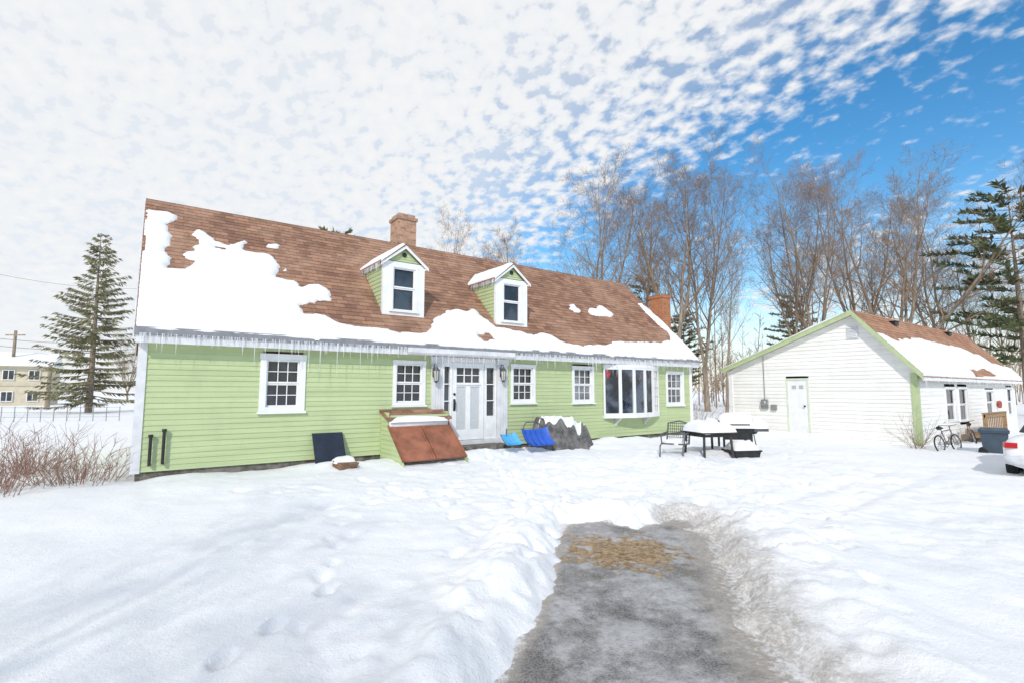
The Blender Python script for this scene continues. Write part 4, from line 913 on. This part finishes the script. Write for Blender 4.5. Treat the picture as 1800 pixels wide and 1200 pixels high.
# ================================================================ PLANTS
def gen_bare(seed,H=20.0,nlead=3,fork=.22,spread=16,kids=(13,7,5,4)):
    R=random.Random(seed); tr=MB(); cr=MB()
    jit=(.05,.08,.11,.14,.17); upb=(.05,.085,.09,.07,.05); lo=(.10,.12,.12,.12); ratio=(.48,.55,.52,.5); sides=(7,5,4,3,3); nseg=(9,6,4,3,2)
    def limb(mb,p,d,L,r,lv):
        n=nseg[lv]; seg=L/n; pts=[p];rad=[r];ds=[d]
        for i in range(n):
            d=(d+V((R.gauss(0,1),R.gauss(0,1),R.gauss(0,1)))*jit[lv]+V((0,0,upb[lv]))).normalized()
            p=p+d*seg; pts.append(p); rad.append(max(.006,r*(1-.9*((i+1)/n)**.9))); ds.append(d)
        mb.tube(pts,rad,sides[lv],False)
        if lv>=4: return
        k=kids[lv]; a0=R.uniform(0,6)
        for j in range(k):
            f=lo[lv]+(.98-lo[lv])*(j+R.random())/k; fi=f*n; i=min(int(fi),n-1); q=pts[i].lerp(pts[i+1],fi-i); rr=rad[i]+(rad[i+1]-rad[i])*(fi-i); dd=ds[i+1]
            ang=math.radians(R.uniform(25,54)); az=a0+2.4*j+R.uniform(-.4,.4)
            a=dd.cross(V((0,0,1)) if abs(dd.z)<.95 else V((1,0,0))).normalized(); b=dd.cross(a)
            cd=dd*math.cos(ang)+(a*math.cos(az)+b*math.sin(az))*math.sin(ang)
            Lc=max(.35,L*ratio[lv]*(1.05-.60*f)*R.uniform(.65,1.2)); rc=min(rr*.6,.007+Lc*.0095)
            limb(cr,q,cd.normalized(),Lc,rc,lv+1)
    h0=H*fork; r0=H*.0125
    p=V((0,0,-.3)); d=V((R.gauss(0,.03),R.gauss(0,.03),1)).normalized(); top=p+d*(h0+.3)
    tr.tube([p,p+d*.5,p+d*(h0*.5),top],[r0*1.4,r0*1.1,r0*.95,r0*.9],8,False)
    for i in range(nlead):
        az=2*math.pi*i/nlead+R.uniform(-.5,.5); an=math.radians(R.uniform(.5,1)*spread)
        dd=V((math.sin(an)*math.cos(az),math.sin(an)*math.sin(az),math.cos(an)))
        limb(tr,top-d*.2*i,dd,(H-h0)*R.uniform(.82,1.02),r0*(.8 if nlead<3 else .62),0)
    return tr,cr
class Proto: pass
def make_proto(gen,tm,cm,name,cname):
    tr,cr=gen; o=Proto(); o.ms=[]
    for mb,nm,mt in ((tr,'trunk',tm),(cr,cname,cm)):
        me=bpy.data.meshes.new(nm); me.from_pydata(mb.v,[],mb.f); me.materials.append(mt); me.polygons.foreach_set('use_smooth',[True]*len(me.polygons)); o.ms.append((nm,me))
    o.name=name; o.H=max(v[2] for v in cr.v); return o
def plant(pr,label,cat,loc,H,rz,group=None,wide=1.0):
    r=thing(pr.name,label,cat,loc,group,rz); s=H/pr.H; r.scale=(s*wide,s*wide,s)
    for nm,me in pr.ms:
        o=bpy.data.objects.new(nm,me); COL.objects.link(o); o.parent=r
    return r
PA=make_proto(gen_bare(1,20,3,.18,23,(13,8,6,4)),BARK,TWIG,'bare_tree','crown')
PB=make_proto(gen_bare(2,20,3,.26,20,(13,8,6,4)),BARK,TWIG,'bare_tree','crown')
PC=make_proto(gen_bare(5,20,5,.14,28,(11,7,5,4)),BARK,TWIG,'bare_tree','crown')
PD=make_proto(gen_bare(8,20,1,.30,6,(24,8,5,4)),BARK,TWIG,'bare_tree','crown')
TR=[(790,34,332,PC,'bare tree rising behind the roof just right of the tan chimney',.85),(918,40,372,PD,'slim bare tree behind the roof above the right dormer',.9),
(1045,38,268,PA,'broad bare tree above the right end of the house ridge',1.15),(1128,44,300,PD,'single stemmed bare tree left of the orange chimney',.95),(1188,37,230,PB,'tallest bare tree right behind the orange brick chimney',1.15),(1243,40,250,PA,'bare tree above the gap between house and garage, left one',.85),
(1276,35,400,PD,'bare tree standing just left of the garage gable',.7),(1398,38,285,PB,'bare tree behind the left slope of the garage roof',.8),(1442,37,238,PA,'tall bare tree directly behind the garage gable wall',.95),(1525,41,262,PB,'bare tree rising above the garage roof peak',1.0),
(1592,38,222,PC,'wide spreading bare tree above the middle of the garage roof',1.2),(1660,43,280,PA,'bare tree above the right part of the garage roof',.95),(1722,38,405,PD,'short bare tree behind the far end of the garage roof',.9),(1778,46,420,PB,'bare tree at the right edge behind the pine',.9),
(225,75,560,PC,'small far bare tree between the spruce and the house corner',1)]
for i,(px,t,yt,pr,lb,wd) in enumerate(TR):
    b_=base(px,t); zt=onT(px,yt,t).z; plant(pr,lb,'tree',b_,zt,i*1.7,None,wd)
plant(PC,'bare tree behind the viewpoint whose shadow dapples the snow at front left','tree',V((-10.2,-6.3,0)),12.5,.7,None,1.0)
plant(PA,'second bare tree behind the viewpoint, farther left, casting thin shadows','tree',V((-12.6,-6.2,0)),13,2.1,None,1.1)
def gen_conifer(seed,H,Rad,style):
    R=random.Random(seed); tr=MB(); cr=MB()
    tr.tube([(0,0,-.3),(0,0,H*.3),(R.uniform(-.1,.1),R.uniform(-.1,.1),H*.97)],[H*.016,H*.011,.015],7,False)
    z=H*(.07 if style=='spruce' else .22)
    while z<H*.985:
        f=z/H; L=(Rad*(1-f)**.8+.12) if style=='spruce' else Rad*(math.sin(math.pi*min(1,max(.08,(1-f)*1.15)))**.7*.9+.1)
        nb=5 if style=='spruce' else 6; a0=R.uniform(0,6)
        for j in range(nb):
            az=a0+2*math.pi*j/nb+R.uniform(-.45,.45); Lb=L*R.uniform(.45,1.2); o=V((math.cos(az),math.sin(az),0)); sd=V((-o.y,o.x,0))
            e0=(-.35+.9*f) if style=='spruce' else R.uniform(.0,.35)
            zz_=z+R.uniform(-.16,.16); P=[]
            for i in range(6):
                u=i/5; dz=e0*u+(.28*u*u-.12*u if style=='spruce' else .1*u*u); P.append(V((0,0,zz_))+o*(Lb*u)+V((0,0,Lb*dz*.8)))
            tr.tube(P,[.035*(1-.8*i/5)*(.5+L/Rad*.5) for i in range(6)],3,False)
            n=int(Lb/(.12 if style=='spruce' else .085))+2
            for k in range(n):
                u=(k+R.random())/n
                if style=='pine' and u<.3: continue
                if style=='spruce' and u<.14: continue
                i=min(int(u*5),4); q=P[i].lerp(P[i+1],u*5-i)
                for s in (-1,1,0):
                    if style=='spruce':
                        dv=o*R.uniform(.4,.9)+sd*s*R.uniform(.5,.95)+V((0,0,R.uniform(-.9,-.1))); ln=R.uniform(.28,.6)*(1-.3*u)*min(1,.5+Lb/2); wd=R.uniform(.026,.052)
                    else:
                        dv=o*R.uniform(0,1)+sd*R.uniform(-1,1)+V((0,0,R.uniform(-.1,.9))); ln=R.uniform(.3,.6); wd=R.uniform(.04,.09)
                    dv.normalize(); w=dv.cross(V((R.uniform(-1,1),R.uniform(-1,1),R.uniform(-.3,1)))).normalized()*wd
                    cr.add([q,q+dv*ln*.45+w,q+dv*ln,q+dv*ln*.45-w],[(0,1,2,3)])
        z+=H*(.027 if style=='spruce' else .045)*R.uniform(.65,1.35)
    return tr,cr
PS=make_proto(gen_conifer(3,13,3.5,'spruce'),BARK,NEEDLE,'spruce_tree','crown')
PP=make_proto(gen_conifer(4,16,4.0,'pine'),BARK,NEEDLED,'pine_tree','crown')
PP2=make_proto(gen_conifer(9,16,3.4,'pine'),BARK,NEEDLE,'pine_tree','crown')
def con(pr,px,t,yt,lb,rz,wd=1.0):
    b_=base(px,t); plant(pr,lb,'tree',b_,onT(px,yt,t).z,rz,None,wd)
con(PS,158,38,403,'tall olive green spruce standing alone left of the house',0.4,1.15)
con(PP2,1140,46,478,'greenish pine behind the roof left of the orange chimney',1,1.1); con(PP2,1400,46,510,'olive pine behind the left slope of the garage roof',2,1.0); con(PP2,588,34,392,'pine whose top just shows over the house ridge',3)
con(PP,1808,34,310,'dark green pine at the right edge of the picture',4,1.15); con(PP2,1205,48,545,'low pine behind the gap beside the orange chimney',5,1.2)
R=random.Random(77); wm=MB()
for i in range(200):
    px=R.uniform(840,1960); t=R.uniform(46,85); b_=base(px,t); H=R.uniform(5,12)
    p=V((b_.x,b_.y,-.2)); d=V((R.gauss(0,.05),R.gauss(0,.05),1)).normalized(); r0=H*.007
    wm.tube([p,p+d*H*.5,p+d*H],[r0,r0*.7,.01],4,False)
    for j in range(20):
        f=R.uniform(.1,.97); q=p+d*H*f; az=R.uniform(0,6.28); L=H*.26*(1.15-f)*R.uniform(.6,1.3); c=V((math.cos(az)*.7,math.sin(az)*.7,R.uniform(.5,1.1))).normalized()
        wm.tube([q,q+c*L*.5,q+c*L+V((0,0,L*.15))],[.025,.016,.007],3,False)
        for k in range(4):
            u=R.uniform(.3,1); q2=q+c*L*u; c2=(c+V((R.gauss(0,.5),R.gauss(0,.5),R.gauss(.2,.4)))).normalized(); wm.tube([q2,q2+c2*L*.5],[.014,.006],3,False)
o=wm.build('woods',TWIG,None,True,org=(40,30,0),kind='stuff'); o['label']='thicket of thin bare trees filling the background behind garage and house'; o['category']='woods'
def shrub(x,y,H,n,seed,label,mat,rad=.25):
    R=random.Random(seed); z=gz(x,y); k=MB()
    for i in range(n):
        az=R.uniform(0,6.28); rr=R.uniform(0,rad); p=V((x+rr*math.cos(az),y+rr*math.sin(az),z-.05)); lean=R.uniform(.05,.9); d=V((math.cos(az)*lean,math.sin(az)*lean,1)).normalized(); L=H*R.uniform(.35,1.1)
        pts=[p]; 
        for s in range(4):
            d=(d+V((R.gauss(0,.16),R.gauss(0,.16),R.gauss(0,.06)))).normalized(); pts.append(pts[-1]+d*L/4)
        k.tube(pts,[.006,.005,.004,.003,.002],3,False)
        for j in range(5):
            q=pts[R.randint(1,4)]; c=(d+V((R.gauss(0,.6),R.gauss(0,.6),R.gauss(0,.3)))).normalized(); k.tube([q,q+c*L*.15,q+c*L*.3],[.0035,.0025,.0015],3,False)
    o=k.build('shrub',mat); tag(o,label,'shrub')
shrub(-.75,11.9,.75,95,1,'reddish bare twig shrub nearest the left corner of the house',TWIGR,.65)
shrub(-1.75,11.4,.85,95,2,'reddish bare twig shrub at the left edge of the picture',TWIGR,.65)
shrub(-1.6,13.6,.95,95,3,'bare twig shrub behind the other two at the left',TWIGR,.65)
p=onX(1612,775,18.6); shrub(p.x,p.y,1.1,26,4,'thin bare shrub at the near corner of the garage',TWIG,.15)
shrub(20.5,5.0,.5,22,5,'tuft of dry twigs at the garage side wall',TWIG,.15)
shrub(18.4,12.6,1.5,40,6,'bare brush in the gap between house and garage',TWIG,.5)

# ================================================================ LEFT BACKGROUND
r=thing('tan_building','two storey tan building with snowy roof at the far left','building',(-16,82,0))
xr=onY(86,680,78).x; xl=xr-14; k=MB(); k.box(xl,xr,78,87,-.2,4.6); k.box(xl,xr,77.9,78,2.2,2.35); k.build('wall',TAN,r)
k=MB(); A=[(77.4,4.5),(82.5,6.1),(87.6,4.5),(87.6,4.35),(77.4,4.35)]; k.prism([(xl-.3,y,z) for y,z in A],[(xr+.3,y,z) for y,z in A]); k.build('roof',SNOW,r)
for zc in (3.35,1.0):
    for i in range(6):
        xx=xr-1.3-i*2.1; k=MB(); k.box(xx-.5,xx+.5,77.88,77.99,zc-.55,zc+.6); w=k.build('window',WHITE,r); g=MB()
        for s in (-1,1): g.box(xx+s*.23-.19,xx+s*.23+.19,77.86,77.879,zc-.45,zc+.5)
        g.build('pane',GLASS,w)
r=thing('wire_fence','low wire fence with thin posts crossing the snow at far left','fence',base(110,27))
pts=[base(px,27+ (px-110)*.004) for px in range(-40,236,23)]
FM=simple('fence_metal',(.28,.27,.26),.6)
for p in pts:
    k=MB(); k.tube([p-V((0,0,.2)),p+V((0,0,.8))],.02,5); k.build('post',FM,r)
for h in (.25,.5,.75):
    k=MB(); k.tube([p+V((0,0,h)) for p in pts],.008,4); k.build('wire',FM,r)
def pole(px,t,yt,lb):
    b_=base(px,t); zt=onT(px,yt,t).z; r=thing('utility_pole',lb,'pole',b_); k=MB(); k.tube([b_-V((0,0,.3)),V((b_.x,b_.y,zt))],[.19,.14],8); k.build('mast',BARK,r)
    k=MB(); k.obox((b_.x,b_.y,zt-.5),rt*1.1,fw*.06,V((0,0,.07))); k.build('crossarm',BARK,r); return b_,zt
pole(18,58,580,'wooden utility pole at the far left by the tan building'); pole(85,45,640,'short thin pole in front of the tan building')
for i,(ya,yb,ta,tb,lb) in enumerate(((470,507,40,60,'single high wire sloping across the sky at far left'),(588,600,60,70,'uppermost of the lower power lines left of the spruce'),(601,612,60,70,'second power line from the top left of the spruce'),(614,622,60,70,'third power line from the top left of the spruce'),(628,634,60,70,'fourth power line from the top left of the spruce'),(640,643,60,70,'lowest power line left of the spruce'))):
    A=onT(-60,ya,ta); B=onT(260,yb,tb); k=MB(); k.tube([A.lerp(B,u)-V((0,0,.6*4*u*(1-u))) for u in [j/10 for j in range(11)]],.025 if i else .012,4); tag(k.build('power_line',DARKGREY),lb,'wire')

# ================================================================ SKY, SUN, CAMERA
EL=math.radians(35); az=V((-.70,-.714,0)).normalized(); sun_dir=V((az.x*math.cos(EL),az.y*math.cos(EL),math.sin(EL)))
w=bpy.data.worlds.new('World'); scene.world=w; w.use_nodes=True; nt=w.node_tree; bg=nt.nodes['Background']; out=nt.nodes['World Output']
sky=nd(nt,'ShaderNodeTexSky',sky_type='NISHITA'); sky.sun_disc=False; sky.sun_elevation=EL; sky.sun_rotation=math.atan2(az.x,az.y); sky.air_density=1.0; sky.dust_density=.4; sky.ozone_density=1.0
hs=nd(nt,'ShaderNodeHueSaturation'); hs.inputs['Hue'].default_value=.495; hs.inputs['Saturation'].default_value=1.4; hs.inputs['Value'].default_value=1.35; nt.links.new(sky.outputs[0],hs.inputs['Color'])
nt.links.new(hs.outputs[0],bg.inputs['Color']); bg.inputs['Strength'].default_value=.13
tc=nd(nt,'ShaderNodeTexCoord'); sx=nd(nt,'ShaderNodeSeparateXYZ'); nt.links.new(tc.outputs['Generated'],sx.inputs[0])
zz=mth(nt,'ADD',mth(nt,'MAXIMUM',sx.outputs[2],.0),.30)
pxn=mth(nt,'DIVIDE',sx.outputs[0],zz); pyn=mth(nt,'DIVIDE',sx.outputs[1],zz)
cb=nd(nt,'ShaderNodeCombineXYZ'); nt.links.new(pxn,cb.inputs[0]); nt.links.new(pyn,cb.inputs[1])
mp_=nd(nt,'ShaderNodeMapping'); mp_.inputs['Rotation'].default_value=(0,0,.5); mp_.inputs['Scale'].default_value=(1,.8,1); nt.links.new(cb.outputs[0],mp_.inputs['Vector'])
nA=noise(nt,mp_.outputs[0],29,4,.5,.1); nB=noise(nt,cb.outputs[0],3.2,4,.55); 
nn=mr(nt,mth(nt,'ADD',mth(nt,'MULTIPLY',nA,.72),mth(nt,'MULTIPLY',nB,.38)),.37,.73,0,1,False)
qn=mr(nt,mth(nt,'ADD',pxn,mth(nt,'MULTIPLY',mth(nt,'SUBTRACT',nB,.5),.4)),-.5,2.0,0,1,False)
def cv(v): return (v,v,v,1)
def ramp(inp,first,last,mid):
    rp=nd(nt,'ShaderNodeValToRGB'); el=rp.color_ramp.elements
    el[0].position=0; el[0].color=cv(first); el[1].position=1; el[1].color=cv(last)
    for p_,v_ in mid: e_=el.new(p_); e_.color=cv(v_)
    nt.links.new(inp,rp.inputs[0]); return rp.outputs[0]
cov0=ramp(qn,.98,.45,((.32,.96),(.42,.90),(.51,.78),(.575,.62),(.63,.34),(.68,.06),(.80,.03),(.87,.22),(.93,.36)))
flo=ramp(qn,.94,.12,((.35,.88),(.44,.70),(.52,.38),(.58,.12),(.64,.0),(.82,.0),(.92,.10)))
fdot=mth(nt,'ADD',mth(nt,'MULTIPLY',sx.outputs[0],.585),mth(nt,'MULTIPLY',sx.outputs[1],.805))
fr_=mr(nt,fdot,-.35,.15,.25,1)
cov=mth(nt,'MULTIPLY',cov0,fr_)
thr=mth(nt,'SUBTRACT',1.0,cov)
mask=mr(nt,nn,mth(nt,'SUBTRACT',thr,.38),mth(nt,'ADD',thr,.40))
haze=mr(nt,sx.outputs[2],.0,.22,.8,0)
mask=mth(nt,'MAXIMUM',mth(nt,'MAXIMUM',mth(nt,'MULTIPLY',mask,.98),haze),mth(nt,'MULTIPLY',flo,fr_))
cc=mixc(nt,nn,(.89,.93,.98),(1,1,1))
bg2=nd(nt,'ShaderNodeBackground'); nt.links.new(cc,bg2.inputs['Color']); bg2.inputs['Strength'].default_value=.94
mx_=nd(nt,'ShaderNodeMixShader'); nt.links.new(mask,mx_.inputs[0]); nt.links.new(bg.outputs[0],mx_.inputs[1]); nt.links.new(bg2.outputs[0],mx_.inputs[2]); nt.links.new(mx_.outputs[0],out.inputs['Surface'])
sl_=bpy.data.lights.new('sun','SUN'); sl_.energy=2.6; sl_.angle=math.radians(.55); sl_.color=(1,.94,.85); so_=bpy.data.objects.new('sun',sl_); COL.objects.link(so_); so_.rotation_euler=(-sun_dir).to_track_quat('-Z','Y').to_euler(); so_.location=(-20,-20,30)
cam=bpy.data.cameras.new('camera'); cam.lens=18; cam.sensor_width=36; cam.clip_end=4000; cam.clip_start=.05
co=bpy.data.objects.new('camera',cam); COL.objects.link(co); co.location=CAM; co.rotation_euler=(math.pi/2+PH,0,-TH); scene.camera=co
scene.view_settings.view_transform='Standard'; scene.view_settings.look='None'; scene.view_settings.exposure=0
